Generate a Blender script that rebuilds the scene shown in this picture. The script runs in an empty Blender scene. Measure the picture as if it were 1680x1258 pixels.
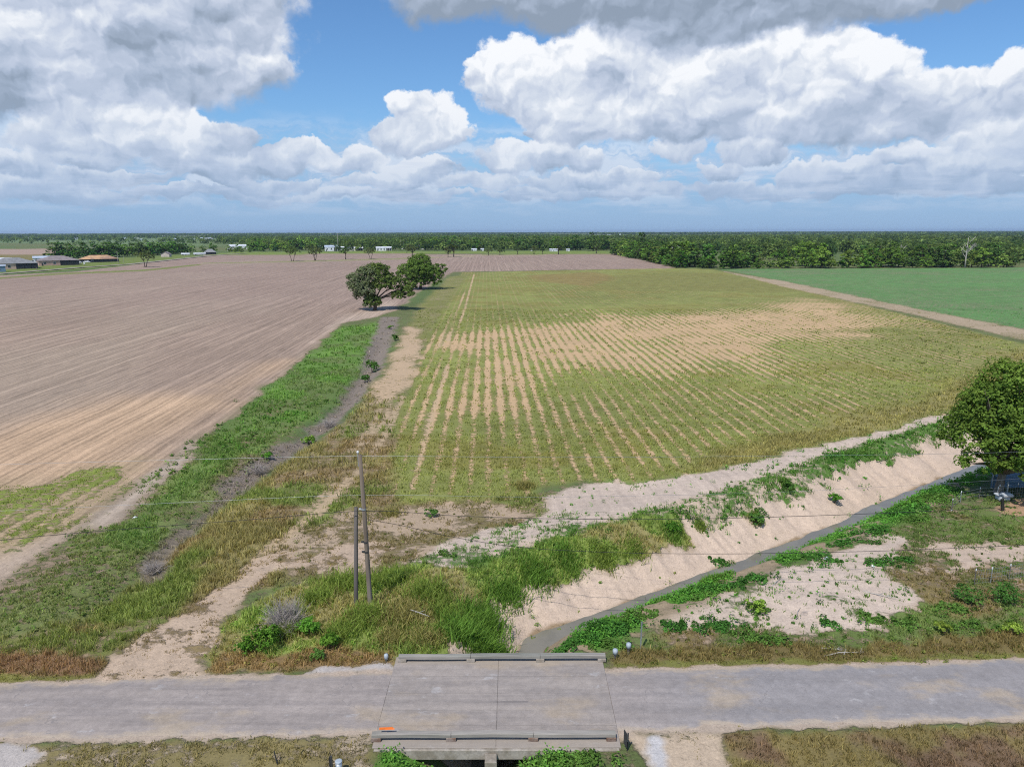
import bpy, math, random
import numpy as np
from mathutils import Matrix, Vector
C = bpy.context.scene
COL = C.collection
rad = math.radians
# ------------------------------------------------------------------ camera
CAM_H, FPX, PITCH, ROLL = 24.7, 1167.0, rad(12.05), rad(-0.15)
cam_d = bpy.data.cameras.new('camera'); cam = bpy.data.objects.new('camera', cam_d); COL.objects.link(cam)
cam_d.sensor_width = 36.0; cam_d.lens = FPX/1680*36; cam_d.clip_start = 0.5; cam_d.clip_end = 60000
CR = Matrix.Rotation(math.pi/2-PITCH, 4, 'X') @ Matrix.Rotation(ROLL, 4, 'Z')
cam.matrix_world = Matrix.Translation((0, 0, CAM_H)) @ CR
C.camera = cam
R3 = np.array(CR.to_3x3())
# ------------------------------------------------------------------ light
SUN_EL, SUN_AZ = rad(56), rad(207)          # compass style: 0 = +Y, 90 = +X; behind the camera, a little left
sd = Vector((math.cos(SUN_EL)*math.sin(SUN_AZ), math.cos(SUN_EL)*math.cos(SUN_AZ), math.sin(SUN_EL)))
sl = bpy.data.lights.new('sun', 'SUN'); sl.energy = 3.6; sl.angle = rad(0.53); sl.color = (1, 0.955, 0.89)
so = bpy.data.objects.new('sun', sl); COL.objects.link(so); so.rotation_euler = sd.to_track_quat('Z', 'Y').to_euler()
vs = C.view_settings; vs.view_transform = 'Standard'; vs.look = 'None'; vs.exposure = 0.18; vs.gamma = 1.0; vs.use_curve_mapping = False
C.cycles.max_bounces = 5; C.cycles.diffuse_bounces = 2; C.cycles.glossy_bounces = 2; C.cycles.transmission_bounces = 3
C.cycles.volume_bounces = 0; C.cycles.transparent_max_bounces = 6; C.cycles.caustics_reflective = False; C.cycles.caustics_refractive = False
C.cycles.filter_width = 1.1; C.cycles.use_denoising = False; C.cycles.denoiser = 'OPENIMAGEDENOISE'

def ray(x, y):
    return R3 @ np.array([(x-840)/FPX, -(y-629)/FPX, -1.0])
def g(x, y, z=0.0):                         # where the sight line through a photo point meets the level z
    d = ray(x, y); t = (z-CAM_H)/d[2]; return np.array([d[0]*t, d[1]*t, z])
def gy(x, y, Y):                            # ... meets the upright plane at distance Y
    d = ray(x, y); t = Y/d[1]; return np.array([d[0]*t, Y, CAM_H+d[2]*t])
def sky_pt(x, y):
    d = ray(x, y); return math.atan2(d[0], d[1]), d[2]/math.hypot(d[0], d[1])

class NT:                                   # small node writing helper
    def __init__(s, nt): s.t = nt; nt.nodes.clear()
    def n(s, typ, **kw):
        o = s.t.nodes.new(typ)
        for k, v in kw.items(): setattr(o, k, v)
        return o
    def put(s, sock, v):
        if v is None: return
        if isinstance(v, bpy.types.NodeSocket): s.t.links.new(v, sock)
        else:
            if sock.type == 'RGBA' and len(v) == 3: v = (*v, 1)
            sock.default_value = v
    def m(s, op, a, b=None, c=None, clamp=False):
        o = s.n('ShaderNodeMath', operation=op, use_clamp=clamp)
        for i, v in enumerate((a, b, c)): s.put(o.inputs[i], v)
        return o.outputs[0]
    def v(s, op, a, b=None, c=None):
        o = s.n('ShaderNodeVectorMath', operation=op)
        for i, v in enumerate((a, b, c)): s.put(o.inputs[i], v)
        return o.outputs['Value'] if op in ('LENGTH', 'DOT_PRODUCT', 'DISTANCE') else o.outputs[0]
    def noise(s, vec, scale, detail=4, rough=0.55, out=0, dim='3D', lac=2.0):
        o = s.n('ShaderNodeTexNoise', noise_dimensions=dim)
        s.put(o.inputs['Vector'], vec); s.put(o.inputs['Scale'], scale); s.put(o.inputs['Detail'], detail); s.put(o.inputs['Roughness'], rough); s.put(o.inputs['Lacunarity'], lac)
        return o.outputs[out]
    def ss(s, x, a, b, lo=0.0, hi=1.0):
        o = s.n('ShaderNodeMapRange', interpolation_type='SMOOTHSTEP')
        s.put(o.inputs[0], x); s.put(o.inputs[1], a); s.put(o.inputs[2], b); s.put(o.inputs[3], lo); s.put(o.inputs[4], hi)
        return o.outputs[0]
    def lin(s, x, a, b, lo=0.0, hi=1.0):
        o = s.n('ShaderNodeMapRange'); 
        for i, v in enumerate((x, a, b, lo, hi)): s.put(o.inputs[i], v)
        return o.outputs[0]
    def mix(s, f, a, b, mode='MIX'):
        o = s.n('ShaderNodeMix', data_type='RGBA', blend_type=mode)
        s.put(o.inputs[0], f); s.put(o.inputs[6], a); s.put(o.inputs[7], b); return o.outputs[2]
    def scale(s, c, f):
        o = s.n('ShaderNodeVectorMath', operation='SCALE'); s.put(o.inputs[0], c); s.put(o.inputs['Scale'], f); return o.outputs[0]
    def sep(s, v):
        o = s.n('ShaderNodeSeparateXYZ'); s.put(o.inputs[0], v); return o.outputs
    def comb(s, x, y, z=0.0):
        o = s.n('ShaderNodeCombineXYZ')
        for i, v in enumerate((x, y, z)): s.put(o.inputs[i], v)
        return o.outputs[0]
    def attr(s, name, out='Color'):
        return s.n('ShaderNodeAttribute', attribute_name=name).outputs[out]

# ------------------------------------------------------------------ sky with cumulus
W = bpy.data.worlds.new('World'); C.world = W; W.use_nodes = True
T = NT(W.node_tree)
tc = T.n('ShaderNodeTexCoord').outputs['Generated']
nsk = T.n('ShaderNodeTexSky', sky_type='NISHITA', sun_disc=False, sun_elevation=SUN_EL, sun_rotation=SUN_AZ, air_density=1.0, dust_density=0.6, ozone_density=2.0)
dx, dy, dz = T.sep(tc)
az = T.m('ARCTAN2', dx, dy)
el = T.m('DIVIDE', dz, T.m('SQRT', T.m('ADD', T.m('MULTIPLY_ADD', dx, dx, T.m('MULTIPLY', dy, dy)), 1e-5)))
P0 = T.comb(az, el)
w1 = T.v('SUBTRACT', T.noise(P0, 9.0, 3, 0.55, 1), (0.5, 0.5, 0.5))
w2 = T.v('SUBTRACT', T.noise(P0, 34.0, 4, 0.6, 1), (0.5, 0.5, 0.5))
PW = T.v('MULTIPLY_ADD', w2, (0.036, 0.03, 0), T.v('MULTIPLY_ADD', w1, (0.11, 0.05, 0), P0))
# cumulus lumps of this sky: photo x, y, half width, half height, whiteness
LUMPS = [
 (70,60,260,95,.68),(250,40,210,80,.62),(160,115,240,50,.66),(340,112,150,46,.66),(430,118,75,32,.72),(300,-10,170,40,.55),(-60,110,160,60,.70),(410,30,60,26,.6),
 (110,185,70,45,.95),(190,195,95,62,1.0),(150,225,110,35,.85),(270,205,55,48,.92),(315,225,40,42,.9),(375,225,45,28,.8),(100,162,60,22,.9),(440,262,60,20,.75),(330,265,70,22,.7),
 (690,200,62,44,1.0),(668,185,40,30,1.0),(730,215,45,34,.92),(650,225,40,22,.9),(690,236,72,20,.75),
 (860,130,100,62,1.0),(960,105,90,60,1.0),(1060,110,120,78,1.0),(1180,140,150,85,.95),(1290,120,120,72,1.0),(1400,120,95,60,1.0),(1450,110,45,35,.95),(1330,190,210,45,.85),(1540,170,110,50,.92),(1120,200,170,34,.78),(950,190,90,50,.95),(920,220,60,20,.85),(1000,215,90,26,.82),(1440,215,150,30,.66),(800,120,50,30,.9),
 (1680,165,48,45,.95),(1660,225,90,30,.8),(1720,120,60,40,.9),
 (760,-8,110,46,.44),(920,0,160,48,.40),(1100,-2,180,60,.34),(1150,50,120,44,.33),(1290,10,170,50,.38),(1400,-14,160,40,.5),(1080,60,70,30,.42),(1560,-22,80,26,.55),(980,-20,120,40,.5),(1240,40,70,24,.30),
 (490,250,55,20,.92),(560,268,50,16,.85),(600,262,45,24,.95),(690,280,60,20,.95),(640,296,85,13,.82),(830,262,48,26,1.0),(905,256,50,24,.95),(960,268,40,20,.55),(940,294,90,14,.92),(1040,292,48,13,.9),(790,296,60,13,.95),(1110,246,52,18,.92),(1235,248,50,18,.95),(1270,256,30,10,.7),(1330,288,55,18,.85),(1400,280,45,16,.86),(1450,298,60,13,.82),(1555,285,50,20,.8),(1630,272,55,20,.75),
 (30,262,60,20,.82),(60,296,90,11,.72),(190,288,90,12,.74),(430,298,70,13,.85),(510,300,30,10,.82),(150,262,50,11,.6),(360,262,40,20,.7),(720,278,38,10,.45),
 (90,315,110,13,.66),(250,318,90,12,.68),(400,318,80,11,.72),(560,318,80,11,.74),(700,318,90,12,.72),(880,316,100,12,.74),(1050,312,80,13,.74),(1180,304,60,14,.74),(1290,312,70,12,.72),(1420,312,90,13,.7),(1550,308,80,14,.7),(1660,305,60,16,.72),(340,280,55,16,.8),(0,300,60,14,.7),(1180,275,40,14,.8),(1500,262,50,16,.78)]
acc = None; den = None; fld = None; PL = PW
for (x, y, rx, ry, wh) in LUMPS:
    ca, ce = sky_pt(x, y)
    ir = (FPX/rx, FPX/ry, 0)
    if den is not None: PL = T.v('MULTIPLY_ADD', T.comb(den, den, den), (1e-7, 1e-7, 0), PL)   # keeps the evaluation in sequence
    q = T.v('MULTIPLY_ADD', PL, ir, (-ca*ir[0], -ce*ir[1], 0))
    f = T.m('SUBTRACT', 1.0, T.v('LENGTH', q))
    fp = T.m('POWER', T.m('MAXIMUM', T.m('ADD', f, 0.3), 0.0), 3.0)
    sh = T.m('MULTIPLY_ADD', T.v('DOT_PRODUCT', q, (0, 1, 0)), 0.42, wh)
    if acc is None: acc, den, fld = T.m('MULTIPLY', fp, sh), fp, f
    else:
        acc = T.m('MULTIPLY_ADD', fp, sh, acc); den = T.m('ADD', den, fp); fld = T.m('SMOOTH_MAX', fld, f, 0.12)
shade = T.m('DIVIDE', acc, T.m('ADD', den, 1e-4))
edge_n = T.noise(P0, 20.0, 6, 0.62)
mask = T.ss(T.m('MULTIPLY_ADD', T.m('SUBTRACT', edge_n, 0.5), 0.80, fld), T.ss(shade, .3, .85, -.12, -.02), T.ss(shade, .3, .85, .34, .13))
# billows: slope of a lumpy field towards the sun gives them form
def billow(vec): return T.noise(vec, 21.0, 3.5, 0.45)
b0 = billow(PW); b1 = billow(T.v('ADD', PW, (-0.004, 0.009, 0)))
rel = T.m('MULTIPLY', T.m('SUBTRACT', b0, b1), 1.9)
c0 = T.noise(PW, 9.0, 1.5, 0.5); c1 = T.noise(T.v('ADD', PW, (-0.01, 0.022, 0)), 9.0, 1.5, 0.5)
rel = T.m('MULTIPLY_ADD', T.m('SUBTRACT', c0, c1), 1.7, rel)
lvl = T.m('MULTIPLY_ADD', rel, T.ss(shade, 0.1, 0.75, 0.55, 1.0), T.m('SUBTRACT', shade, 0.19), clamp=True)
ccol = T.n('ShaderNodeValToRGB'); cr = ccol.color_ramp
cr.elements[0].position = 0.05; cr.elements[0].color = (0.25, 0.31, 0.40, 1)
cr.elements[1].position = 1.0; cr.elements[1].color = (0.86, 0.875, 0.90, 1)
for p_, c_ in ((0.3, (0.36, 0.43, 0.55)), (0.55, (0.50, 0.56, 0.68)), (0.78, (0.66, 0.705, 0.78))):
    e = cr.elements.new(p_); e.color = (*c_, 1)
T.put(ccol.inputs[0], lvl)
# thin broken layer low over the horizon
lay = T.noise(T.v('MULTIPLY', PW, (1.0, 3.4, 1)), 11.0, 6, 0.58)
lay_m = T.m('MULTIPLY', T.ss(lay, 0.38, 0.56), T.m('MULTIPLY', T.ss(el, 0.015, 0.06), T.ss(el, 0.16, 0.09)))
# all round behind the camera: the same broken cumulus, so the sky does not end
back = T.m('MULTIPLY', T.ss(T.noise(T.v('MULTIPLY', tc, (1, 1, 2.2)), 3.2, 6, 0.55), 0.52, 0.62), T.ss(T.m('ABSOLUTE', az), 0.85, 1.2))
back = T.m('MULTIPLY', back, T.ss(el, 0.05, 0.2))
SKYS = 0.088
sky = T.scale(nsk.outputs[0], SKYS)
sky = T.mix(1.0, sky, (0.74, 1.06, 1.36), 'MULTIPLY')
sky = T.mix(T.ss(el, 0.14, 0.04, 0, .75), sky, (0.26, 0.43, 0.68))
sky = T.mix(T.m('MULTIPLY', lay_m, 0.8), sky, T.mix(T.ss(lay, 0.44, 0.60), (0.40, 0.49, 0.66), (0.66, 0.71, 0.80)))
sky = T.mix(back, sky, (0.75, 0.78, 0.84))
low = T.m('POWER', 2.718, T.m('MULTIPLY', T.m('MAXIMUM', el, 0.0), -14.0))
sky = T.mix(mask, sky, T.mix(T.m('MULTIPLY', low, 0.9), ccol.outputs[0], (0.33, 0.44, 0.61)))
hz = T.m('POWER', 2.718, T.m('MULTIPLY', T.m('MAXIMUM', el, 0.0), -19.0))
sky = T.mix(T.m('MULTIPLY', hz, 0.93), sky, (0.275, 0.41, 0.61))
vl = T.noise(T.v('MULTIPLY', P0, (1.0, 7.0, 1)), 9.0, 5, 0.6)
sky = T.mix(T.m('MULTIPLY', T.ss(vl, .46, .66), T.m('MULTIPLY', T.ss(el, .012, .045), T.ss(el, .13, .06, 0, .55))), sky, (0.50, 0.58, 0.72))
bg = T.n('ShaderNodeBackground'); T.put(bg.inputs[0], sky); bg.inputs[1].default_value = 1.0
T.t.links.new(bg.outputs[0], T.n('ShaderNodeOutputWorld').inputs[0])
W.cycles.sampling_method = 'MANUAL'; W.cycles.sample_map_resolution = 256
# ------------------------------------------------------------------ numeric helpers
def _h(ix, iy, s):
    h = (ix.astype(np.int64)*374761393 + iy.astype(np.int64)*668265263 + s*1442695041) & 0xffffffff
    h = ((h ^ (h >> 13))*1274126177) & 0xffffffff
    return ((h ^ (h >> 16)) & 0xffffff).astype(np.float32)/16777215.0
def vn(x, y, s=0):
    ix = np.floor(x); iy = np.floor(y); fx = (x-ix); fy = (y-iy)
    fx = fx*fx*(3-2*fx); fy = fy*fy*(3-2*fy)
    a = _h(ix, iy, s); b = _h(ix+1, iy, s); c = _h(ix, iy+1, s); d = _h(ix+1, iy+1, s)
    return (a+(b-a)*fx)*(1-fy) + (c+(d-c)*fx)*fy
def fbm(x, y, scale, s=0, oct=4):
    t = 0; a = 0.5; n = 0
    x = x/scale; y = y/scale
    for k in range(oct):
        t = t + a*vn(x, y, s+k*17); n += a; a *= 0.5; x = x*2.03+11.3; y = y*2.03-7.7
    return t/n
def sstep(x, a, b):
    t = np.clip((x-a)/(b-a), 0, 1); return t*t*(3-2*t)
def poly_sd(P, x, y):                       # signed distance, positive inside
    P = np.asarray(P, dtype=np.float64); d = np.full(x.shape, 1e30); ins = np.zeros(x.shape, bool)
    n = len(P)
    for i in range(n):
        a, b = P[i], P[(i+1) % n]; e = b-a; L = max(e@e, 1e-9)
        t = np.clip(((x-a[0])*e[0]+(y-a[1])*e[1])/L, 0, 1)
        d = np.minimum(d, (x-a[0]-t*e[0])**2+(y-a[1]-t*e[1])**2)
        c = (a[1] > y) != (b[1] > y)
        with np.errstate(divide='ignore', invalid='ignore'):
            ins ^= c & (x < (b[0]-a[0])*(y-a[1])/(b[1]-a[1]+1e-12)+a[0])
    d = np.sqrt(d); return np.where(ins, d, -d)
def line_sd(P, x, y):                       # signed distance from a path (positive on its left) and run along it
    P = np.asarray(P, dtype=np.float64); best = np.full(x.shape, 1e30); sg = np.ones(x.shape); run = np.zeros(x.shape); s0 = 0
    for i in range(len(P)-1):
        a, b = P[i], P[i+1]; e = b-a; L = math.sqrt(e@e)
        t = np.clip(((x-a[0])*e[0]+(y-a[1])*e[1])/(L*L), 0, 1)
        d = (x-a[0]-t*e[0])**2+(y-a[1]-t*e[1])**2
        cr = e[0]*(y-a[1])-e[1]*(x-a[0]); m = d < best
        best = np.where(m, d, best); sg = np.where(m, np.sign(cr), sg); run = np.where(m, s0+t*L, run); s0 += L
    return np.sqrt(best)*sg, run
def PG(*p): return np.array([g(a, b)[:2] for a, b in p])
# ------------------------------------------------------------------ lie of the land
WATER_Z = -2.5
ditch = [(-7.0, -10.0), (-3.2, 20.0), (-1.3, 33.0), (0.2, 39.0)] + [tuple(g(a, b, WATER_Z)[:2]) for a, b in ((885,1058),(975,1028),(1062,996),(1148,960),(1245,926),(1330,892),(1400,864),(1462,832),(1560,792))]
dvec = np.array(ditch[-1])-np.array(ditch[-2]); dvec /= np.linalg.norm(dvec)
ditch += [tuple(np.array(ditch[-1])+dvec*k) for k in (60, 160, 300)]
swale = PG((655,505),(632,545),(606,600),(556,672),(470,742),(380,805),(292,872),(243,928),(150,1010))
ROAD_FAR = PG((-60,1127),(150,1121),(330,1113),(500,1109),(640,1105),(1005,1102),(1130,1099),(1250,1094),(1400,1094),(1680,1083),(1760,1080))
ROAD_NEAR = PG((-60,1219),(150,1214),(400,1209),(605,1205),(1010,1203),(1200,1196),(1420,1190),(1680,1183),(1760,1180))
def road_edges(x):
    f = np.interp(x, ROAD_FAR[:, 0], ROAD_FAR[:, 1]); n = np.interp(x, ROAD_NEAR[:, 0], ROAD_NEAR[:, 1])
    s = 0.035
    f = f+np.where(x < ROAD_FAR[0, 0], (x-ROAD_FAR[0, 0])*s, 0)+np.where(x > ROAD_FAR[-1, 0], (x-ROAD_FAR[-1, 0])*s, 0)
    n = n+np.where(x < ROAD_NEAR[0, 0], (x-ROAD_NEAR[0, 0])*s, 0)+np.where(x > ROAD_NEAR[-1, 0], (x-ROAD_NEAR[-1, 0])*s, 0)
    return f, n
def ditch_bank(x, y):
    d, run = line_sd(ditch, x, y); return d, run
def height(x, y, fine=True):
    z = (fbm(x, y, 9.0, 3, 3)-0.5)*0.35*sstep(y, 38, 46)
    # spoil heap and berm along the far bank
    d, run = ditch_bank(x, y)
    br = sstep(y, 39.5, 43.5)                                  # 0 at the bridge, 1 upstream
    berm = (0.45+0.5*(fbm(x, y, 5.0, 5, 3)-0.3))*sstep(d, 4.5, 7.5)*(1-sstep(d, 8.5, 15))*br
    berm2 = 0.45*sstep(-d, 3.5, 5.5)*(1-sstep(-d, 9, 15))*br*(0.6+0.8*fbm(x, y, 3.0, 9, 3))
    z = z+berm+berm2
    wig = (fbm(x, y, 2.4, 21, 4)-0.5)*1.3*br
    wf = 3.4+2.4*br; wn = 3.4-0.5*br; half = 0.22+0.3*sstep(y, 43, 52)
    tf = np.clip((d-half+wig*0.6)/wf, 0, 1); tn = np.clip((-d-half+wig*0.4)/wn, 0, 1)
    t = np.where(d > 0, tf, tn)
    # straight, dressed lower bank and a rougher upper one
    prof = np.where(d > 0, t*0.95+0.05*sstep(t, 0, 1), sstep(t, -0.25, 1.05))
    gul = ((fbm(run, d*.15, 1.9, 401, 3)-.5)*.75+(vn(run/.5, d*.12, 402)-.5)*.13+(fbm(x, y, .6, 403, 3)-.5)*.12)*sstep(t, .12, .4)*(1-sstep(t, .85, 1.0))*(d > 0)*br
    z = z*prof + (-2.95)*(1-prof)+gul
    # shallow overgrown swale on the left
    ds, _ = line_sd(swale, x, y)
    z = z-0.95*np.exp(-(ds/2.1)**2)*sstep(y, 39, 44)*(1-sstep(y, 150, 185))
    # the road: level bed, falling verges
    f, n = road_edges(x); e = np.maximum(y-f, n-y)
    on = 1-sstep(e, 0.3, 2.4)
    inbr = (1-sstep(np.abs(d), 4.4, 4.9))                     # the ditch passes under the bridge
    z = z*(1-on*(1-inbr)) + 0.10*on*(1-inbr)
    if fine: z = z+(fbm(x, y, 0.7, 31, 3)-0.5)*0.10*(e > 0.3)*sstep(prof, 0.5, 1.0)
    return z
# ------------------------------------------------------------------ what grows and lies where
AZR = rad(-2.0)                              # heading of the crop rows
def rows_u(x, y): return x*math.cos(AZR)-y*math.sin(AZR)
Zn = {}
def zone(name, soft, jit, jsc, *p): Zn[name] = (PG(*p), soft, jit, jsc)
zone('brown', 1.5, 2.0, 6, (-900,470),(0,452),(120,446),(200,437),(300,424),(340,419),(420,417),(600,416.5),(800,417.5),(1000,416.5),(1040,424),(1110,440),(742,446),(690,476),(650,508),(618,518),(560,530),(470,608),(330,722),(215,800),(130,862),(60,905),(0,960),(-300,1150),(-900,1150))
zone('warm', 8, 8, 14, (-200,760),(0,700),(200,650),(330,640),(420,600),(480,590),(330,722),(215,800),(0,830),(-200,860))
zone('pale', 3, 4, 9, (480,600),(560,520),(640,495),(655,510),(600,530),(545,545),(430,640))
zone('weedy', 3.0, 4.0, 4, (-200,840),(0,800),(130,770),(245,752),(215,800),(150,850),(0,905),(-200,960))
zone('sandyleft', 2.0, 2.0, 3, (-100,930),(0,885),(95,868),(150,868),(90,905),(0,965),(-100,1000))
zone('headland', 1.0, 1.4, 3, (225,790),(330,722),(350,722),(255,800),(170,870),(140,862))
zone('lush', 2.6, 3.4, 5, (560,536),(628,528),(628,562),(600,604),(545,664),(450,712),(370,765),(280,835),(215,880),(225,840),(300,765),(350,712),(470,612))
zone('strip', 1.2, 1.6, 4, (345,712),(450,690),(530,660),(470,728),(372,800),(290,862),(245,925),(130,1010),(30,1060),(-80,1075),(-80,1010),(0,970),(60,912),(140,862),(215,800))
zone('gully', 0.8, 1.2, 2.5, (628,520),(655,520),(640,560),(628,600),(600,640),(560,680),(480,738),(440,758),(372,812),(362,790),(420,745),(500,706),(556,660),(590,604),(610,560))
zone('gully_low', 0.5, 0.9, 1.6, (372,800),(395,790),(330,850),(270,895),(262,940),(236,950),(228,915),(285,862))
zone('olive', 1.0, 1.6, 3, (-80,1100),(-80,1060),(30,1055),(130,1005),(250,925),(300,872),(390,800),(470,750),(560,692),(610,630),(650,650),(640,760),(640,830),(800,830),(900,810),(900,850),(740,890),(690,930),(600,945),(480,950),(380,985),(300,1015),(180,1085),(150,1112))
zone('field', 1.2, 1.5, 4, (758,447),(1110,440),(1170,442),(1290,470),(1690,566),(1900,620),(1760,700),(1500,705),(1400,735),(1240,765),(1100,788),(960,790),(890,800),(830,850),(640,830),(625,760),(650,680),(690,580),(735,480))
zone('fieldend', 3, 4, 8, (950,455),(1110,447),(1170,448),(1340,478),(1250,480),(1000,475))
zone('reddish', 4, 6, 9, (860,452),(980,446),(1010,456),(960,470),(890,462))
zone('bare', 17, 18, 12, (728,552),(800,540),(900,534),(990,514),(1130,512),(1230,500),(1330,492),(1470,520),(1480,545),(1330,560),(1250,600),(1180,615),(1060,604),(960,600),(880,620),(800,640),(745,660),(715,640),(715,580))
zone('margin', 2.5, 3.0, 6, (1690,566),(1900,630),(1900,720),(1580,676),(1400,726),(1240,762),(1150,782),(1110,770),(1260,720),(1420,680),(1560,630))
zone('lane', 1.5, 1.5, 5, (735,455),(770,450),(735,500),(690,580),(650,690),(618,730),(600,700),(625,640),(655,560),(690,500))
zone('dirtmix', 1.2, 2.2, 3.0, (440,915),(500,870),(600,835),(720,825),(890,835),(905,855),(740,892),(690,932),(600,942),(480,945))
zone('tan', 1.8, 2.6, 3.0, (666,536),(690,540),(692,585),(672,632),(645,655),(612,664),(606,640),(632,606),(652,570))
zone('crop', 0.8, 0.9, 4, (1180,441.5),(1500,440),(1950,438),(2300,700),(1690,542),(1500,506),(1290,462))
zone('croptrack', 1.0, 1.6, 4, (1180,444),(1290,462),(1500,506),(1690,542),(1900,585),(1900,602),(1690,560),(1480,512),(1300,474))
zone('platform', 0.7, 1.5, 2.5, (900,818),(935,800),(1000,792),(1100,786),(1240,764),(1300,745),(1400,722),(1480,706),(1580,680),(1700,655),(1700,690),(1580,705),(1400,778),(1250,815),(1120,858),(960,895),(870,905),(790,950),(740,950),(690,925),(740,892),(880,860))
zone('platpatch', 0.6, 1.4, 1.6, (690,930),(730,895),(800,870),(900,850),(1000,850),(1000,880),(860,905),(790,952))
zone('drive', 0.5, 1.1, 2.0, (140,1122),(185,1080),(235,1045),(300,1005),(390,945),(440,908),(500,915),(620,880),(660,900),(520,935),(470,930),(410,975),(370,1020),(345,1060),(325,1085),(330,1112))
zone('near_r', 0.8, 1.2, 2.5, (1060,1050),(1240,990),(1400,905),(1500,850),(1640,825),(1800,810),(1800,1090),(1005,1090))
zone('sandpatch', 0.6, 1.5, 1.8, (1060,1020),(1120,995),(1200,975),(1300,940),(1400,905),(1490,885),(1490,905),(1450,930),(1480,965),(1500,1000),(1440,1025),(1330,1042),(1230,1030),(1150,1022),(1090,1032))
zone('bareyard', 0.5, 1.0, 1.4, (1520,905),(1600,900),(1690,885),(1690,920),(1600,935),(1540,950),(1500,960))
zone('dirtyard', 0.4, 0.6, 1.2, (1625,838),(1700,822),(1700,850),(1640,850))
zone('verge_n', 0.4, 0.8, 1.5, (1000,1104),(1000,1062),(1100,1068),(1240,1052),(1400,1062),(1560,1040),(1760,1032),(1760,1084),(1400,1098),(1250,1097),(1130,1102))
zone('verge_ngrass', 0.25, 0.5, 1.5, (1010,1106),(1010,1090),(1200,1085),(1400,1082),(1760,1068),(1760,1084),(1400,1100),(1250,1100))
zone('brush', 0.5, 1.0, 1.6, (345,1085),(360,1030),(420,985),(500,955),(600,945),(690,935),(770,948),(840,925),(900,900),(1000,870),(1110,850),(1150,870),(1130,900),(1040,940),(960,960),(880,990),(835,1020),(800,1050),(800,1078),(650,1080),(560,1095),(430,1100))
zone('dryfoot', 0.4, 0.7, 1.2, (-80,1112),(-80,1070),(40,1068),(120,1078),(180,1090),(150,1112),(60,1114))
zone('dryfoot2', 0.4, 0.7, 1.2, (330,1106),(370,1075),(480,1070),(560,1055),(640,1070),(650,1092),(560,1100),(430,1108))
zone('verge_nl', 0.25, 0.4, 1.2, (-80,1126),(-80,1108),(60,1108),(150,1110),(130,1124))
zone('gravel', 0.3, 0.5, 0.9, (500,1108),(520,1098),(640,1090),(650,1106))
zone('verge_s', 0.4, 0.6, 1.2, (-200,1222),(150,1224),(400,1215),(610,1210),(610,1500),(-200,1500))
zone('verge_s2', 0.4, 0.6, 1.4, (1180,1206),(1420,1200),(1680,1190),(1900,1180),(1900,1500),(1200,1500),(1190,1240))
zone('sandend', 0.4, 0.8, 1.2, (1010,1204),(1200,1198),(1190,1225),(1200,1260),(1220,1500),(1050,1500),(1060,1240),(1030,1215))
zone('gravel_sw', 0.3, 0.6, 0.8, (-80,1232),(60,1226),(75,1236),(40,1262),(-80,1280))
zone('gravel_se', 0.3, 0.4, 0.7, (1062,1215),(1080,1212),(1098,1240),(1090,1300),(1072,1300),(1068,1240))
zone('hill_left', 60, 60, 120, (-600,400),(0,399),(90,399),(330,404),(330,390),(-600,390))
zone('leftbrown', 12, 10, 50, (-900,424),(0,419),(84,418.5),(84,408),(0,408.5),(-900,411))
zone('leftolive', 8, 8, 40, (-900,440),(-10,428),(80,426),(84,418),(0,418.5),(-900,424))
zone('homes', 3, 4, 12, (-900,470),(0,450),(120,443),(200,436),(300,424),(330,421),(300,418),(100,428),(0,430),(-900,450))
zone('greenstrip', 1.5, 2, 8, (-900,472),(0,455),(100,448),(240,442),(330,433),(330,435),(240,445),(100,450.5),(0,458),(-900,478))
zone('midstrip', 1.0, 2.5, 8, (330,433),(480,430.5),(650,426),(700,424),(800,419.5),(1000,416.6),(1000,415.8),(800,418),(700,421.8),(650,423.5),(480,428),(330,431))
zone('farstrip', 4, 4, 20, (330,419),(600,416.5),(1010,416.5),(1000,412.5),(600,412),(380,414))
A3 = lambda *c: np.array(c, dtype=np.float32)
TAN = A3(.485,.335,.19); SAND = A3(.49,.395,.32); BROWN = A3(.275,.203,.155); DIRT = A3(.25,.18,.115); GRAV = A3(.40,.36,.33)
G_LUSH = A3(.12,.205,.046); G_MID = A3(.10,.165,.035); G_OLIVE = A3(.235,.20,.088); G_DRY = A3(.23,.165,.085); G_CROP = A3(.105,.215,.07); G_FIELD = A3(.198,.21,.064); G_DULL = A3(.10,.13,.055)
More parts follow.
